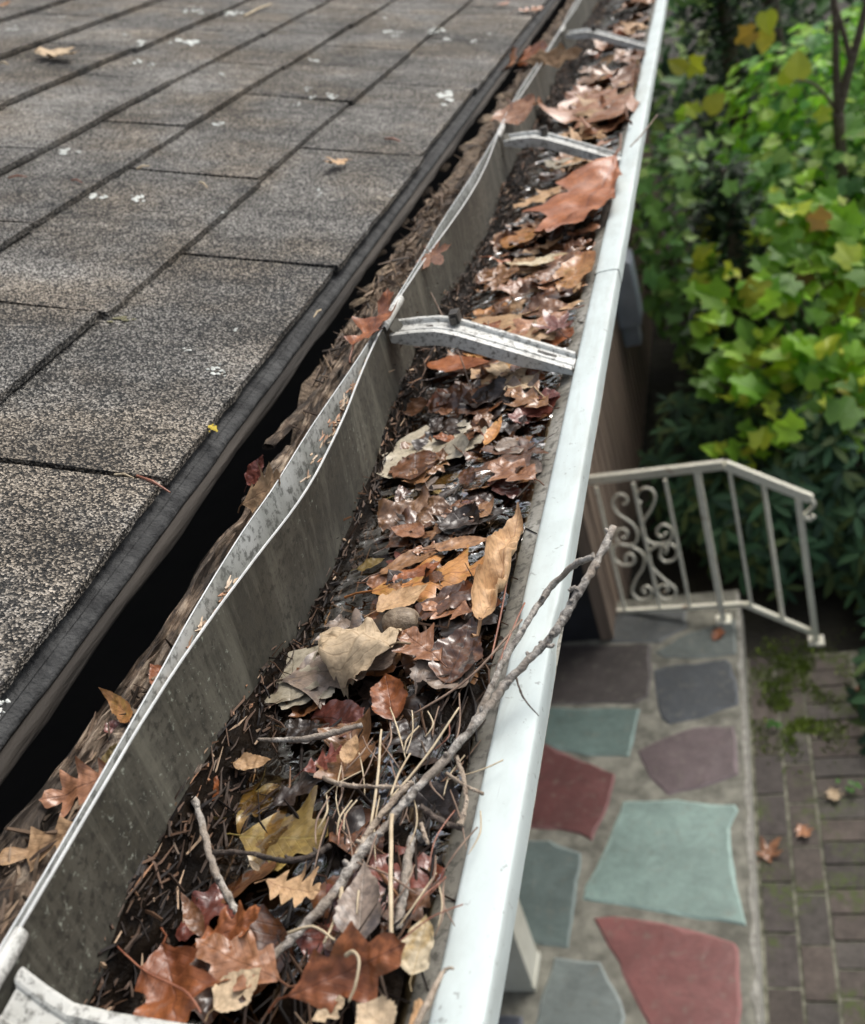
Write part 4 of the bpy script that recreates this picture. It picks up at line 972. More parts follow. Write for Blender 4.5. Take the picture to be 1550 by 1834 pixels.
stones = [
 ('dark brown flagstone', (.055, .045, .042), [(150, 235), (530, 235), (695, 232), (707, 330), (692, 440), (640, 462), (150, 478)]),
 ('slate blue flagstone', (.040, .050, .060), [(712, 335), (760, 320), (1000, 292), (1022, 310), (1040, 380), (1058, 468), (900, 525), (770, 550), (742, 525), (722, 430)]),
 ('dull green flagstone', (.13, .20, .18), [(150, 484), (655, 486), (640, 580), (618, 680), (440, 672), (330, 650), (250, 610), (150, 570)]),
 ('mauve flagstone', (.12, .085, .09), [(650, 655), (750, 610), (860, 562), (1030, 555), (1043, 640), (1050, 752), (900, 800), (765, 835), (690, 750)]),
 ('dark red flagstone', (.125, .035, .032), [(90, 590), (240, 612), (400, 682), (560, 742), (540, 860), (470, 1012), (420, 985), (330, 972), (90, 950)]),
 ('large pale green flagstone', (.23, .335, .30), [(590, 855), (800, 850), (1030, 870), (1045, 895), (1015, 955), (1025, 1080), (1050, 1210), (1077, 1345), (850, 1315), (620, 1270), (430, 1245), (445, 1190), (530, 1020)]),
 ('dark green flagstone', (.12, .165, .155), [(200, 1010), (300, 1012), (425, 1062), (405, 1250), (375, 1440), (230, 1420), (40, 1330), (60, 1100)]),
 ('large red flagstone', (.21, .068, .062), [(470, 1310), (650, 1322), (900, 1370), (1035, 1420), (1055, 1450), (1060, 1950), (760, 1900), (640, 1640), (570, 1500)]),
 ('grey green flagstone', (.18, .215, .205), [(320, 1475), (500, 1492), (530, 1560), (605, 1710), (560, 1900), (200, 1900), (260, 1660)]),
 ('grey flagstone under the railing', (.11, .135, .125), [(770, 235), (850, 185), (1082, 125), (1088, 262), (960, 284), (760, 285), (715, 262)]),
 ('dark flagstone at the wall corner', (.09, .10, .10), [(545, 110), (840, 95), (845, 165), (730, 225), (540, 225)]),
 ('small purple flagstone', (.10, .085, .10), [(60, 965), (150, 960), (215, 1000), (190, 1050), (60, 1060)]),
 ('blue black flagstone', (.05, .06, .08), [(-50, 1700), (190, 1705), (200, 1900), (-50, 1900)])]
for nm, c_, poly in stones:
    pts = [pp(a, b) for a, b in poly]; cen = sum(pts, Vector()) / len(pts); q = []
    for k in range(len(pts)):
        a, b = pts[k], pts[(k + 1) % len(pts)]; n_ = max(2, int((b - a).length / .04))
        for j in range(n_):
            p = a.lerp(b, j / n_); o_ = Vector((N3(p.x * 11, p.y * 11, 3), N3(p.x * 11, p.y * 11, 8), 0)) * .012
            q.append(p + o_)
    pl = [(p.x, min(p.y, 4.33)) for p in q if True]; pl = [(min(x, SLX - .02), y) for x, y in pl]
    mb = MB(); cx_ = sum(p[0] for p in pl) / len(pl); cy_ = sum(p[1] for p in pl) / len(pl); n_ = len(pl)
    for k, (x, y) in enumerate(pl): mb.v.append((x, y, PZ + .001))
    for k, (x, y) in enumerate(pl):
        d_ = math.hypot(x - cx_, y - cy_); q_ = (.010 + .012 * max(0, N3(x * 16, y * 16, 6)) * 2) / d_
        mb.v.append((x + (cx_ - x) * q_, y + (cy_ - y) * q_, PZ + .0065))
    mb.f.append(tuple(range(n_, 2 * n_))); mb.mi = [0]
    for k in range(n_): mb.f.append((k, (k + 1) % n_, n_ + (k + 1) % n_, n_ + k)); mb.mi.append(1)
    ch = 'chipped_rim_' + nm.replace(' ', '_'); pc_ = tuple(min(.6, v * 1.15 + .06) for v in c_)
    rim_ = simple(ch, tuple(v * .8 for v in pc_), pc_, 60, .8, .6)
    s_ = mb.build('flagstone', (mat_stone('stone_' + nm.replace(' ', '_'), tuple(v * .82 + .012 for v in c_)), rim_), slab); s_['label'] = nm
rs = random.Random(9)
for iy in range(9):             # the rest of the floor, hidden from here by the gutter
    for ix in range(4):
        x0 = -3.1 + ix * .46; y0 = -1.3 + iy * .62; pl = []
        if x0 > -1.75 and False: continue
        for a in range(7):
            an = -a * 2 * math.pi / 7; pl.append((x0 + .21 + math.cos(-an) * .2 * rs.uniform(.8, 1.05), y0 + .3 + math.sin(-an) * .28 * rs.uniform(.8, 1.05)))
        mb = MB(); mb.prism(pl, PZ - .002, PZ + .004); mb.build('flagstone', bpy.data.materials['stone_' + rs.choice(stones)[0].replace(' ', '_')], slab)
mb = MB(); mb.grid(lambda a, b: (SLX - .012 - .016 * (N3(a * 60, 3)) - .0 + .0175 * b + (.016 * N3(a * 60, 3) if b == 1 else 0), -1.4 + 5.7 * a, PZ + .007 - (.004 if b == 0 else 0)), 120, 1)
mb.grid(lambda a, b: (SLX + .0045 + .004 * N3(a * 90, b * 4), -1.4 + 5.7 * a, PZ + .006 - .16 * b), 160, 6, True)
mb.build('concrete_edge', simple('porch_edge_concrete', (.24, .235, .205), (.46, .45, .40), 30, .85, .6, .004), slab)

# brick path
mb = MB(); rb = random.Random(3)
mb2 = MB(); mb2.box((SLX, -1.5, -3.6), (.20, 4.0, BZ - .005))
path = mb2.build('brick_path', simple('path_joint_moss', (.05, .055, .03), (.24, .235, .18), 24, .9, .6, .004), kind='structure', label='mossy red brown brick path beside the porch')
yb = 2.15
def brick(x0, x1, y0, y1, z=BZ):
    g = .005; dz = rb.uniform(-.003, .003); c_ = rb.choice([(.62, .57, .52), (.74, .66, .6), (.68, .67, .64), (.82, .74, .68), (.58, .55, .54)]); k = rb.uniform(.8, 1.15)
    mb.box((x0 + g, y0 + g, z - .05), (x1 - g, y1 - g, z + dz)); mb.colour(tuple(v * k for v in c_))
y = -1.2
while y < 3.9:
    brick(-.052, .158, y, y + .108); y += .108
y = -1.2; tog = 0
while y < 3.9:
    brick(-.165, -.055, y, y + .215); brick(-.285, -.168, y + .05, y + .265); y += .215
def mat_brick():
    t = NT('worn_paving_brick'); att = t.node('Attribute'); att.attribute_name = 'tint'; co = t.coord(src='World')
    f = t.noise(co, 26, 6, .65); base = t.ramp(f, [(.3, (.06, .052, .047)), (.7, (.15, .135, .125))])
    col = t.mix(1.0, base, att.outputs['Color'], 'MULTIPLY')
    ms = t.math('MULTIPLY', t.ramp(t.noise(co, 3.5, 4, .6), [(.50, 0.0), (.60, 1.0)]), t.ramp(t.noise(co, 40, 4), [(.42, 0.0), (.56, .8)]))
    col = t.mix(ms, col, (.06, .085, .015))
    return t.fin(col, .8, t.bump(f, .6, .006))
mb.build('bricks', mat_brick(), path)
mb = MB()
rb = random.Random(8)
for _ in range(6500):           # moss cushions round the railing foot
    x = rb.gauss(-.09, .10); y = rb.gauss(3.85, .14) if rb.random() < .6 else rb.gauss(3.55, .10)
    if not (-.29 < x < .22) or y > 4.2: continue
    if N3(x * 9, y * 9, 4) < rb.uniform(-.2, .25): continue
    h = .009; a = rb.uniform(0, 6.28); d = Vector((math.cos(a), math.sin(a), 0)) * .008
    p = Vector((x, y, BZ)); mb.v += [tuple(p - d), tuple(p + d), tuple(p + Vector((rb.gauss(0, .004), rb.gauss(0, .004), h)))]; n_ = len(mb.v); mb.f.append((n_ - 3, n_ - 2, n_ - 1)); mb.colour((rb.uniform(.6, 1.2),) * 3)
M['moss'] = mat_plant('moss_green', (.10, .16, .015), (.20, .28, .03), .85, 0)
mb.build('moss', M['moss'], label='bright green moss growing over the bricks at the railing foot', cat='moss', kind='stuff')
# ground
mb = MB()
def terr(a, b):
    x = -40 + 80 * a; y = -30 + 110 * b; h = -3.47 + (.25 * N3(x * .2, y * .2) if y > 8 else 0)
    return (x, y, h)
mb.grid(terr, 80, 110, True)
mb.build('ground', simple('garden_soil', (.012, .011, .008), (.035, .032, .02), 3, .95, .8, .02, bscale=20), kind='structure', label='dark garden soil')

# iron railing
M['iron'] = None
def mat_iron():
    t = NT('chipped_cream_paint'); co = t.coord(src='World')
    f = t.noise(co, 14, 5, .7); col = t.mix(t.ramp(f, [(.61, 0.0), (.66, .9)]), (.84, .82, .69), (.26, .13, .05))
    col = t.mix(t.ramp(t.noise(co, 60, 4), [(.5, 0.0), (.7, .5)]), col, (.50, .47, .37))
    return t.fin(col, .5, t.bump(f, .3, .002))
M['iron'] = mat_iron()
p0 = atz(1122, 1098, PZ); pm = atz(1297, 1112, PZ); pe = atz(1463, 1150, BZ); 
rail = empty('railing', ((p0 + pe) / 2)[:2] + (PZ,), label='cream painted iron railing with scrolled panel at the porch steps', cat='railing')
def atxy(px, py, ref):          # the height at which this sight line stands over ref
    r = ray(px, py); k = (ref.x * r.x + ref.y * r.y) / (r.x ** 2 + r.y ** 2); return Vector((ref.x, ref.y, (r * k).z))
zt0 = atxy(1072, 868, p0).z; ztm = atxy(1250, 842, pm).z; zte = atxy(1428, 893, pe).z
dirv = (pm - p0); dirv.z = 0
def along(px, py):              # point of the railing plane through p0 and pm
    n_ = Vector((dirv.y, -dirv.x, 0)).normalized(); r = ray(px, py); return r * (p0.dot(n_) / r.dot(n_))
knee_t = along(1298, 832); knee_b = along(1335, 1082)
def bar(name, a, b, w_, h_=None, twistn=0):
    mb = MB(); a = Vector(a); b = Vector(b)
    if twistn:
        n = 70; i0 = 0
        t_ = (b - a).normalized(); s1 = t_.cross(Vector((0, 1, 0))).normalized(); s2 = s1.cross(t_)
        for k in range(n + 1):
            p = a.lerp(b, k / n); an = k / n * twistn
            for j in range(4): q = an + j * math.pi / 2; mb.v.append(tuple(p + (s1 * math.cos(q) + s2 * math.sin(q)) * w_ * .75))
        for k in range(n):
            for j in range(4): mb.f.append((k * 4 + j, k * 4 + (j + 1) % 4, (k + 1) * 4 + (j + 1) % 4, (k + 1) * 4 + j))
        return mb.build(name, M['iron'], rail)
    t_ = (b - a).normalized(); s1 = t_.cross(Vector((0, 1, 0)) if abs(t_.y) < .9 else Vector((1, 0, 0))).normalized(); s2 = s1.cross(t_); h_ = h_ or w_
    for p in (a, b):
        for x_, y_ in ((-1, -1), (1, -1), (1, 1), (-1, 1)): mb.v.append(tuple(p + s1 * x_ * w_ / 2 + s2 * y_ * h_ / 2))
    for q in ((3, 2, 1, 0), (4, 5, 6, 7), (0, 1, 5, 4), (1, 2, 6, 5), (2, 3, 7, 6), (3, 0, 4, 7)): mb.f.append(q)
    return mb.build(name, M['iron'], rail)
endt = Vector((pe.x + .02, pe.y, zte + .012)); 
rend = along(1462, 905)
tl = along(985, 868); bl = along(1072, 1097)
bar('handrail', tl, knee_t, .040, .022); bar('handrail', knee_t, endt + (endt - knee_t) * .10, .040, .022)
kb_m = along(1297, 1083)
bar('bottom_rail', bl, knee_b, .020); eb = along(1463, 1138); bar('bottom_rail', knee_b, Vector((pe.x, pe.y, atxy(1458, 1135, pe).z)), .022)
bar('post', (pm.x, pm.y, PZ), (pm.x, pm.y, knee_t.z - .02), .028)
bar('post', (pe.x, pe.y, BZ), (pe.x, pe.y, zte), .028)
for p_, z_ in ((pm, PZ + .006), (pe, BZ + .006)):
    mb = MB(); mb.box((p_.x - .035, p_.y - .035, z_ - .006), (p_.x + .035, p_.y + .035, z_ + .006)); mb.build('foot_plate', M['iron'], rail)
def vbar(tx, ty, bx, by, tw=0, w_=.014):
    b = along(bx, by) if bx < 1340 else None
    t0 = along(tx, ty) if tx < 1300 else None
    if b is None or t0 is None:     # on the sloping run: interpolate between knee and end post
        f = (tx - 1298) / (1428 - 1298); b = knee_b.lerp(Vector((pe.x, pe.y, atxy(1458, 1135, pe).z)), f); t0 = Vector((b.x, b.y, knee_t.z + (endt.z - knee_t.z) * f))
    bar('twisted_baluster' if tw else 'baluster', (b.x, b.y, b.z), (b.x, b.y, t0.z - .01), w_, None, tw)
vbar(1068, 870, 1120, 1092); vbar(1130, 862, 1182, 1086); vbar(1190, 856, 1236, 1084)
vbar(1310, 845, 1352, 1090); vbar(1368, 870, 1402, 1105, 60, .015)
# scrollwork: two S pairs either side of the middle baluster
def scroll(pts, r=.0065):
    P3 = [along(1000 + x / 2.818, 550 + y / 2.818) for x, y in pts]
    P_, R_ = smoothpts(P3, [r] * len(P3), 5); mb = MB(); mb.tube(P_, R_, 7); mb.build('scroll', M['iron'], rail, smooth=True)
scroll([(330, 995), (348, 985), (345, 960), (320, 945), (290, 955), (275, 990), (300, 1040), (370, 1090), (400, 1140), (390, 1190), (350, 1205), (310, 1190), (290, 1160), (300, 1130), (330, 1120), (350, 1140), (340, 1165), (322, 1160)])
scroll([(420, 990), (400, 975), (400, 940), (430, 915), (470, 920), (490, 960), (470, 1020), (425, 1095), (430, 1150), (470, 1190), (530, 1195), (570, 1170), (570, 1120), (535, 1098), (505, 1115), (500, 1145), (525, 1160), (545, 1140)])
scroll([(345, 1290), (340, 1260), (365, 1245), (385, 1270), (370, 1300), (320, 1300), (280, 1260), (290, 1200), (370, 1210), (430, 1250), (430, 1310), (390, 1380), (375, 1440), (410, 1475), (455, 1470), (475, 1435), (450, 1410), (425, 1425), (440, 1445)])
scroll([(540, 1245), (550, 1215), (525, 1215), (515, 1260), (545, 1285), (590, 1270), (600, 1225), (560, 1195), (490, 1210), (450, 1250), (465, 1300), (530, 1370), (590, 1420), (585, 1465), (540, 1475), (505, 1445), (510, 1410), (545, 1405), (555, 1430), (530, 1440)])
mb = MB(); e_ = endt + (endt - knee_t) * .10
mb.tube(smoothpts([e_, e_ + Vector((.01, 0, -.03)), e_ + Vector((-.015, 0, -.065)), e_ + Vector((-.035, 0, -.085)), e_ + Vector((-.015, 0, -.105)), e_ + Vector((.005, 0, -.09))], [.011] * 6, 5)[0], .010, 8); mb.build('rail_scroll_end', M['iron'], rail, smooth=True)

# house wing wall beside the railing, porch column
WX = -.895
M['siding'] = simple('brown_board_siding', (.13, .095, .072), (.27, .205, .155), 7, .75, .6, .01, stretch=(5, 5, .25), bscale=20)
M['navy'] = simple('dark_wing_wall', (.008, .009, .012), (.02, .022, .028), 6, .6, .3)
wing = empty('house_wing', (-2, 6.5, -3.45), label='brown timber clad wing of the house beyond the porch', cat='house wing')
mb = MB(); y = 4.07
while y < 11:
    mb.box((-3.5, y, -3.45), (WX - .01, y + .148, -.44)); mb.box((WX - .012, y + .145, -3.45), (WX + .006, y + .17, -.44)); mb.box((WX - .011, y, -3.45), (WX, y + .145, -.44)); y += .16
mb.build('side_wall', M['siding'], wing)
mb = MB(); mb.box((-3.5, 4.045, -3.2495), (WX - .02, 4.066, -.44)); mb.build('dark_end_wall', M['navy'], wing)  # plain dark sheet covering the wing's end face
mb = MB(); mb.box((WX - .06, 4.035, -3.2495), (WX + .002, 4.0685, -.44)); mb.build('corner_board', M['siding'], wing)
M['pvc'] = simple('pale_grey_plastic', (.30, .34, .40), (.42, .46, .52), 10, .5, .1)
bp = Vector((WX + .0, 6.55, -2.30))
mb = MB(); mb.box((WX + .007, 6.35, -2.62), (WX + .14, 6.60, -2.2)); mb.box((WX + .007, 6.42, -2.78), (WX + .11, 6.55, -2.62)); 
ub = mb.build('utility_box', M['pvc'], label='pale grey utility box mounted on the brown wall behind the gutter lip', cat='utility box')
mb = MB(); mb.box((WX + .14, 6.37, -2.60), (WX + .146, 6.58, -2.22)); mb.build('lid', M['pvc'], ub)
mb = MB(); mb.tube([(WX + .05, 8.6, -3.0), (WX + .05, 8.6, -1.0)], .035, 10)
mb.tube([(WX + .05, 8.6, -1.0), (WX - .02, 8.6, -.8)], .035, 10); mb.build('drainpipe', M['pvc'], label='pale grey drainpipe on the brown wall far behind the leaves', cat='drainpipe')
# column
cb = atz(962, 1750, PZ)
col_x1 = cb.x; cy = cb.y
M['cream'] = simple('cream_column_paint', (.50, .50, .42), (.62, .62, .54), 8, .5, .2)
colm = empty('porch_column', (col_x1 - .05, cy + .05, PZ), label='cream square column standing on the porch floor below the gutter', cat='column')
mb = MB(); mb.box((col_x1 - .15, cy - .055, PZ + .006), (col_x1, cy + .075, -.4255)); mb.build('shaft', M['cream'], colm)
mb = MB(); mb.box((col_x1 - .156, cy - .061, PZ + .005), (col_x1 + .006, cy + .081, PZ + .03)); mb.build('base_trim', M['cream'], colm)
# main wall of the house under the roof
mb = MB(); mb.box((-3.3, -1.5, -3.2495), (-2.9, 4.04, -.44)); mb.build('porch_wall', M['siding'], house)

# ------------------------------------------------------------------ plants
def frame(nrm, a):
    n = nrm.normalized(); s1 = n.cross(Vector((0, 0, 1)) if abs(n.z) < .95 else Vector((1, 0, 0))).normalized(); s2 = n.cross(s1)
    return n, s1 * math.cos(a) + s2 * math.sin(a), s2 * math.cos(a) - s1 * math.sin(a)
LOBED = []
for k in range(30):
    an = -math.pi + 2 * math.pi * k / 30; best = .50
    for c_, l_, w_ in ((0, 1, .5), (R(58), .86, .45), (R(-58), .86, .45), (R(118), .62, .4), (R(-118), .62, .4)):
        d = abs((an - c_ + math.pi) % (2 * math.pi) - math.pi)
        if d < w_ * 1.3: best = max(best, l_ * (.62 + .38 * max(0, 1 - d / w_)) * (1 + .06 * (-1) ** k))
    if abs(an) > R(160): best = .16
    LOBED.append((math.sin(an) * best, math.cos(an) * best))
OVAL = [(0, -.5), (.16, -.3), (.23, -.05), (.21, .2), (.1, .42), (0, .55), (-.1, .42), (-.21, .2), (-.23, -.05), (-.16, -.3)]
HEART = [(0, -.42), (.22, -.5), (.42, -.3), (.45, 0), (.28, .3), (0, .62), (-.28, .3), (-.45, 0), (-.42, -.3), (-.22, -.5)]
LONG = [(0, -.5), (.09, -.35), (.14, -.05), (.12, .22), (0, .5), (-.12, .22), (-.14, -.05), (-.09, -.35)]
def leafpoly(mb, c, nrm, a, size, shape, col, fold=.15, droop=.2, rr=random):
    n, s1, s2 = frame(nrm, a); i = len(mb.v)
    mb.v.append(tuple(c))
    for x, y in shape: mb.v.append(tuple(c + (s1 * x + s2 * y) * size + n * size * (fold * abs(x) - droop * max(0, y) ** 2 * .6)))
    k = len(shape)
    for j in range(k): mb.f.append((i, i + 1 + j, i + 1 + (j + 1) % k))
    mb.colour(col)
def crown(mb, cen, rad, n, shape, s0, s1, cols, rr, shell=.55, up=.7, zmin=-3.4, face=None):
    cen = Vector(cen)
    for _ in range(n):
        d = Vector((rr.gauss(0, 1), rr.gauss(0, 1), rr.gauss(0, 1))).normalized(); q = shell + (1 - shell) * rr.random() ** .6
        q *= 1 + .28 * N3(d.x * 2.5 + cen.x, d.y * 2.5 + cen.y, d.z * 2.5)
        p = cen + Vector((d.x * rad[0], d.y * rad[1], d.z * rad[2])) * q
        if p.z < zmin or (p.x < WX + .06 and p.y > 4.0) or (p.x < .12 and p.y < 4.35 and p.z < -1.2): continue
        nr = (d * .5 + Vector((rr.gauss(0, .35), rr.gauss(-.25, .35), up + rr.gauss(0, .2)))).normalized()
        c_ = rr.choice(cols); k = rr.uniform(.75, 1.25)
        leafpoly(mb, p, nr, rr.uniform(0, 6.28), rr.uniform(s0, s1), shape if rr.random() < .6 else rr.choice((HEART, OVAL, LOBED)), tuple(v * k for v in c_), rr=rr)
M['leafg'] = mat_plant('garden_leaf', (1.0, 1.08, 1.02), (1.4, 1.4, 1.2), .5, .5)
M['leafd'] = mat_plant('glossy_dark_leaf', (.9, .9, .9), (1.1, 1.1, 1.1), .7, .15)
M['trunk'] = mat_bark('sapling_bark', (.10, .075, .055), (.24, .19, .15), (.14, .11, .08), .15)
VG = [(.22, .42, .035), (.30, .50, .045), (.16, .34, .04), (.42, .50, .045), (.13, .27, .04)]
MG = [(.13, .28, .09), (.19, .36, .10), (.27, .42, .11), (.10, .22, .08), (.34, .46, .12)]
RG = [(.025, .075, .035), (.035, .10, .042), (.05, .12, .05), (.016, .05, .026), (.07, .11, .03)]
DG = [(.02, .06, .02), (.035, .09, .025), (.014, .042, .016), (.05, .12, .03)]
YG = [(.42, .46, .04), (.52, .46, .06), (.36, .36, .04)]
def stems(parent, base, tips, r=.012, mat=None, name='stem', seed=0):
    mb = MB(); rr = random.Random(seed)
    for t_ in tips:
        b = Vector(base); t_ = Vector(t_); m1 = b.lerp(t_, .4) + Vector((rr.gauss(0, .05), rr.gauss(0, .05), .08)); m2 = b.lerp(t_, .75) + Vector((rr.gauss(0, .05), rr.gauss(0, .05), .06))
        mb.tube(smoothpts([b, m1, m2, t_], [r, r * .8, r * .55, r * .25], 4)[0], smoothpts([b, m1, m2, t_], [r, r * .8, r * .55, r * .25], 4)[1], 6)
    return mb.build(name, mat or M['trunk'], parent, smooth=True)
# rhododendrons
def rhodo(cen, rad, n, label, seed):
    rr = random.Random(seed); cen = Vector(cen); e_ = empty('rhododendron', (cen.x, cen.y, -3.46), label=label, cat='shrub', group='dark evergreen shrubs behind the railing')
    mb = MB(); tips = []
    for _ in range(n):
        d = Vector((rr.gauss(0, 1), rr.gauss(-.3, 1), abs(rr.gauss(.2, .9)))).normalized(); q = rr.uniform(.7, 1.05)
        p = cen + Vector((d.x * rad[0], d.y * rad[1], d.z * rad[2])) * q
        if p.z < -3.4 or (p.x < .16 and p.y < 4.30) or (p.x < WX + .12): continue
        ax = (d + Vector((0, -.3, .9))).normalized(); n_, s1, s2 = frame(ax, rr.uniform(0, 6)); m_ = rr.randint(6, 9); sz = rr.uniform(.10, .15)
        if rr.random() < .12: tips.append(p)
        for k in range(m_):
            a = 2 * math.pi * k / m_ + rr.gauss(0, .15); out = (s1 * math.cos(a) + s2 * math.sin(a)); tn = (out * 1 - n_ * rr.uniform(-.15, .45)).normalized()
            c_ = rr.choice(RG); kk = rr.uniform(.8, 1.3); nn = tn.cross(out.cross(n_)).normalized(); nn = nn if nn.z > 0 else -nn
            i = len(mb.v); cc = p + tn * sz * .55; sd2 = nn.cross(tn)
            mb.v.append(tuple(cc + nn * .004))
            for x, y in LONG: mb.v.append(tuple(cc + (sd2 * x + tn * y) * sz + nn * sz * .25 * abs(x)))
            for j in range(8): mb.f.append((i, i + 1 + j, i + 1 + (j + 1) % 8))
            mb.colour(tuple(v * kk for v in c_))
    mb.build('foliage', M['leafd'], e_); stems(e_, (cen.x, cen.y, -3.46), tips[:14] or [cen], .014, seed=seed)
rhodo((.15, 5.0, -3.35), (.75, .62, .80), 240, 'dark green rhododendron right behind the middle of the iron railing', 1)
rhodo((.85, 4.55, -3.35), (.70, .65, .75), 240, 'dark green rhododendron right of the end post of the railing', 2)
rhodo((-.42, 5.35, -3.35), (.36, .5, .70), 100, 'dark green rhododendron between the brown wall and the scrolled railing panel', 3)
rhodo((.52, 3.65, -3.40), (.34, .55, .40), 90, 'low dark green rhododendron beside the brick path', 4)
# big leaved vine over the shrubs
rr = random.Random(21); vine = empty('vine', (.5, 5.6, -3.46), label='climbing vine with large yellow green lobed leaves above the railing', cat='vine')
mb = MB(); tips = []
for _ in range(1150):
    x = rr.uniform(-.55, 2.0); t_ = rr.random(); y = 4.75 + t_ * 1.2 + rr.gauss(0, .08); z = -2.68 + t_ * .72 + .16 * N3(x * 2.1, t_ * 3) + rr.gauss(0, .06)
    if t_ > .35 and N3(x * 2.6, t_ * 3.2, 9) < -.22: continue
    if x < -.35 or (x < 0 and rr.random() < .5): continue
    c_ = rr.choice(VG if rr.random() < .86 else YG); k = rr.uniform(.8, 1.2)
    leafpoly(mb, Vector((x, y, z)), Vector((rr.gauss(0, .45), -.6 + rr.gauss(0, .4), .8)), rr.gauss(math.pi * 1.0, .7), rr.choice((rr.uniform(.06, .10), rr.uniform(.09, .15))), LOBED if rr.random() < .7 else HEART, tuple(v * k for v in c_), rr.uniform(-.1, .45), rr.uniform(.1, .9))
    if rr.random() < .08: tips.append(Vector((x, y, z)))
mb.build('foliage', M['leafg'], vine); stems(vine, (.5, 5.6, -3.46), tips, .012, seed=3, name='vine_stem')
# undergrowth of saplings (maple like) between vine and sapling trunk
def bush(name, cen, rad, n, shape, s0, s1, cols, label, seed, shell=.35, mat='leafg', cat='bush', group='garden bushes beyond the railing', base=None, up=.7, extra=None):
    rr = random.Random(seed); e_ = empty(name, (cen[0], cen[1], -3.46), label=label, cat=cat, group=group); mb = MB()
    crown(mb, cen, rad, n, shape, s0, s1, cols, rr, shell, up)
    if extra: extra(mb, rr)
    mb.build('foliage', M[mat], e_)
    tips = [Vector(cen) + Vector((rr.uniform(-.7, .7) * rad[0], rr.uniform(-.7, .7) * rad[1], rr.uniform(0, .8) * rad[2])) for _ in range(9)]
    stems(e_, (cen[0], cen[1], -3.46), tips, .016, seed=seed); return e_
bush('maple_bush', (.75, 6.9, -2.45), (1.15, 1.0, .75), 1500, LOBED, .06, .11, MG, 'mid green maple bush around the foot of the bare sapling', 31)
bush('maple_bush', (.05, 6.2, -2.75), (.6, .6, .45), 500, LOBED, .05, .09, MG + DG, 'mid green bush left of the sapling above the vine', 32)
bush('maple_bush', (.75, 7.8, -1.95), (1.0, .9, .62), 1900, HEART, .06, .10, [tuple(v * 1.35 for v in c) for c in MG + VG[:3]], 'bright green bush at the top behind the sapling', 33)
bush('maple_bush', (1.45, 8.0, -2.0), (1.0, 1.0, .8), 1700, LOBED, .06, .10, [tuple(v * 1.35 for v in c) for c in MG + VG[:2]], 'bright green bush right of the sapling at the picture edge', 34)
bush('leafy_shrub', (-.42, 7.2, -2.45), (.42, 1.0, .80), 800, OVAL, .07, .13, MG[:3] + DG[3:], 'dark leaved shrub along the brown wall', 35)
bush('leafy_shrub', (1.7, 5.6, -2.9), (.7, .8, .7), 420, OVAL, .10, .16, DG, 'dark leaved shrub at the right picture edge', 36, mat='leafd')
# the bare forked sapling
q = aty(1515, 400, 6.75)
sap = empty('sapling', (q.x, q.y, -3.46), label='thin bare forked sapling trunk standing among the bushes', cat='tree')
def sp(px, py, y=6.75): return aty(px, py, y)
mb = MB(); a_ = [Vector((q.x, q.y, -3.46)), sp(1513, 400), sp(1508, 300), sp(1502, 200)]
P_, R_ = smoothpts(a_, [.042, .040, .036, .034], 8); mb.tube(P_, R_, 10, True, .08); mb.build('trunk', M['trunk'], sap, smooth=True)
for nm, pts_, r0 in (('limb', [sp(1502, 205), sp(1498, 120), sp(1497, 40), sp(1490, -40), sp(1480, -160)], .024), ('limb', [sp(1503, 200), sp(1520, 130), sp(1540, 60), sp(1560, -20), sp(1590, -120)], .030), ('limb', [sp(1525, 120), sp(1515, 70), sp(1500, 20), sp(1490, -30)], .018), ('limb', [sp(1496, 195), sp(1475, 165), sp(1445, 145), sp(1400, 150)], .010), ('limb', [sp(1508, 330), sp(1470, 300), sp(1420, 275)], .007)):
    mb = MB(); P_, R_ = smoothpts(pts_, [r0 * (1 - .12 * k) for k in range(len(pts_))], 6); mb.tube(P_, R_, 8, True, .08); mb.build(nm, M['trunk'], sap, smooth=True)
mb = MB(); rr = random.Random(3)
for px, py, s_, col_ in [(1280, 185, .17, YG[2]), (1245, 200, .10, VG[3]), (1375, 38, .16, YG[0]), (1345, 60, .12, (.40, .26, .04)), (1370, 72, .15, YG[1]), (1430, 118, .20, YG[0]), (1215, 118, .14, YG[2]), (1240, 115, .12, YG[0]), (1410, 135, .14, VG[3]), (1225, 205, .09, VG[1]), (1480, 205, .10, VG[3]), (1310, 340, .09, MG[1]), (1400, 280, .13, MG[2]), (1225, 330, .09, MG[1]), (1475, 395, .12, (.42, .24, .07)), (1510, 500, .12, (.5, .28, .14)), (1440, 505, .12, (.40, .22, .14))]:
    leafpoly(mb, aty(px, py, 6.4 if py < 300 else 5.6), Vector((rr.gauss(0, .3), -.9, .6)), rr.uniform(0, 6), s_ * .8, HEART if s_ > .12 else LOBED, col_)
mb.build('foliage', M['leafg'], sap)
# small seedlings on the bricks
for px, py, lb in ((1393, 1308, 'small green seedling growing between the path bricks'), (1530, 1420, 'mossy green weed at the right edge of the brick path')):
    p = atz(px, py, BZ); mb = MB(); rr = random.Random(px)
    for k in range(7): leafpoly(mb, p + Vector((rr.gauss(0, .02), rr.gauss(0, .02), .02 + .02 * rr.random())), Vector((rr.gauss(0, .4), rr.gauss(0, .4), 1)), rr.uniform(0, 6), .035, OVAL, (.10, .25, .06))
    mb.tube([p, p + Vector((0, 0, .03))], .002, 5); mb.colour((.08, .15, .04)); mb.build('seedling', M['leafg'], label=lb, cat='seedling')
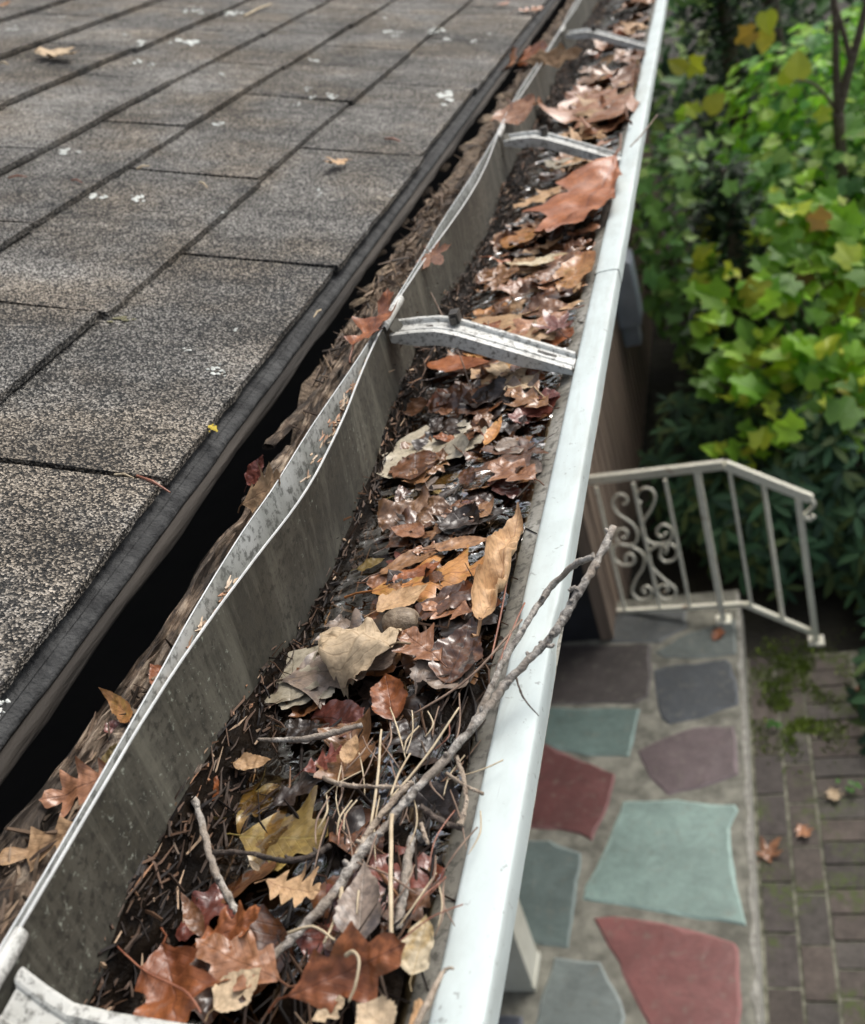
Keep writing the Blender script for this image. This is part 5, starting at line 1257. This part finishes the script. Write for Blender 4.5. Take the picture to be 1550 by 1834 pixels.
# fallen leaves on the path
def groundleaf(px, py, px2, py2, mt, label, z=BZ, k='maple'):
    B, T_ = atz(px, py, z + .008), atz(px2, py2, z + .02); leaf_mesh(k, B, T_, Vector((0, 0, 1)), 1.0, .7, .5, .05, int(px), 0, .2).build(KN[k], L[mt], smooth=True, label=label, cat=CAT[k], group='fallen leaves on the path')
groundleaf(1360, 1545, 1400, 1500, 'pink', 'large pinkish maple leaf fallen on the brick path')
groundleaf(1430, 1478, 1450, 1500, 'pink', 'small pink curled leaf on the brick path', k='oak')
groundleaf(1488, 1412, 1500, 1435, 'beige', 'small buff leaf on the right bricks of the path', k='oak')
groundleaf(1280, 1148, 1292, 1125, 'rust', 'rust coloured leaf on the porch floor at the railing post', PZ, 'oak')
groundleaf(1535, 1230, 1550, 1240, 'rust', 'rust coloured leaf in the shrub beside the path', k='oak')

# evergreens and the wood beyond
def conifer(x, y, h, r, seed, label):
    rr = random.Random(seed); e_ = empty('evergreen_tree', (x, y, -3.46), label=label, cat='tree', group='evergreens beyond the bushes')
    mb = MB(); mb.tube([(x, y, -3.46), (x, y, -3.46 + h * .5), (x, y, -3.46 + h)], [.10, .07, .02], 8); mb.build('trunk', M['trunk'], e_)
    mb = MB()
    for k in range(int(110 * h)):
        t_ = rr.random() ** .8; z = -3.3 + h * t_; a = rr.uniform(0, 6.28); ll = r * (1.05 - t_) * rr.uniform(.7, 1.1)
        for j in range(7):
            f = rr.uniform(.35, 1); p = Vector((x + math.cos(a) * ll * f + rr.gauss(0, .06), y + math.sin(a) * ll * f + rr.gauss(0, .06), z - .18 * f + rr.gauss(0, .04)))
            if p.x < WX + .1: continue
            c_ = rr.choice(DG); kk = rr.uniform(.6, 1.2)
            leafpoly(mb, p, Vector((rr.gauss(0, .4), rr.gauss(0, .4), 1)), a + rr.gauss(0, .5), rr.uniform(.07, .15), LONG, tuple(v * kk * .8 for v in c_))
    mb.build('crown', M['leafd'], e_)
conifer(.35, 10.2, 3.4, 1.2, 41, 'dark evergreen behind the yellow leaves at the top')
conifer(-.02, 8.6, 2.9, .95, 42, 'dark evergreen beside the far end of the gutter')
conifer(1.9, 10.4, 4.2, 1.3, 43, 'dark evergreen behind the sapling at the top right')
conifer(-.12, 5.95, 1.8, .62, 45, 'small dark feathery evergreen below the bushes left of the sapling')
mb = MB(); rr = random.Random(50)
for _ in range(30000):
    x = rr.uniform(-9, 11); y = rr.uniform(11.5, 17); z = -3.4 + rr.random() ** 1.3 * 17
    if N3(x * .55, y * .4, z * .55) < (-.45 if z < 1.5 else (-.25 if x < 1 else -.10 + z * .012)) or (x > 1.0 and 2.0 < z < 12): continue  # unseen treetops added to darken reflections and the porch; opening lets sun reach bushes
    c_ = rr.choice(MG + DG * 2); k = rr.uniform(.5, 1.1)
    leafpoly(mb, Vector((x, y, z)), Vector((rr.gauss(0, .5), -.6 + rr.gauss(0, .4), .7)), rr.uniform(0, 6), rr.uniform(.14, .28) * (1 + max(0, z) * .13), OVAL, tuple(v * k for v in c_))
mb.build('woodland', M['leafg'], label='mass of leafy woodland beyond the garden', cat='woodland', kind='stuff')
for o in list(bpy.data.objects):
    if '_w' in o: del o['_w']
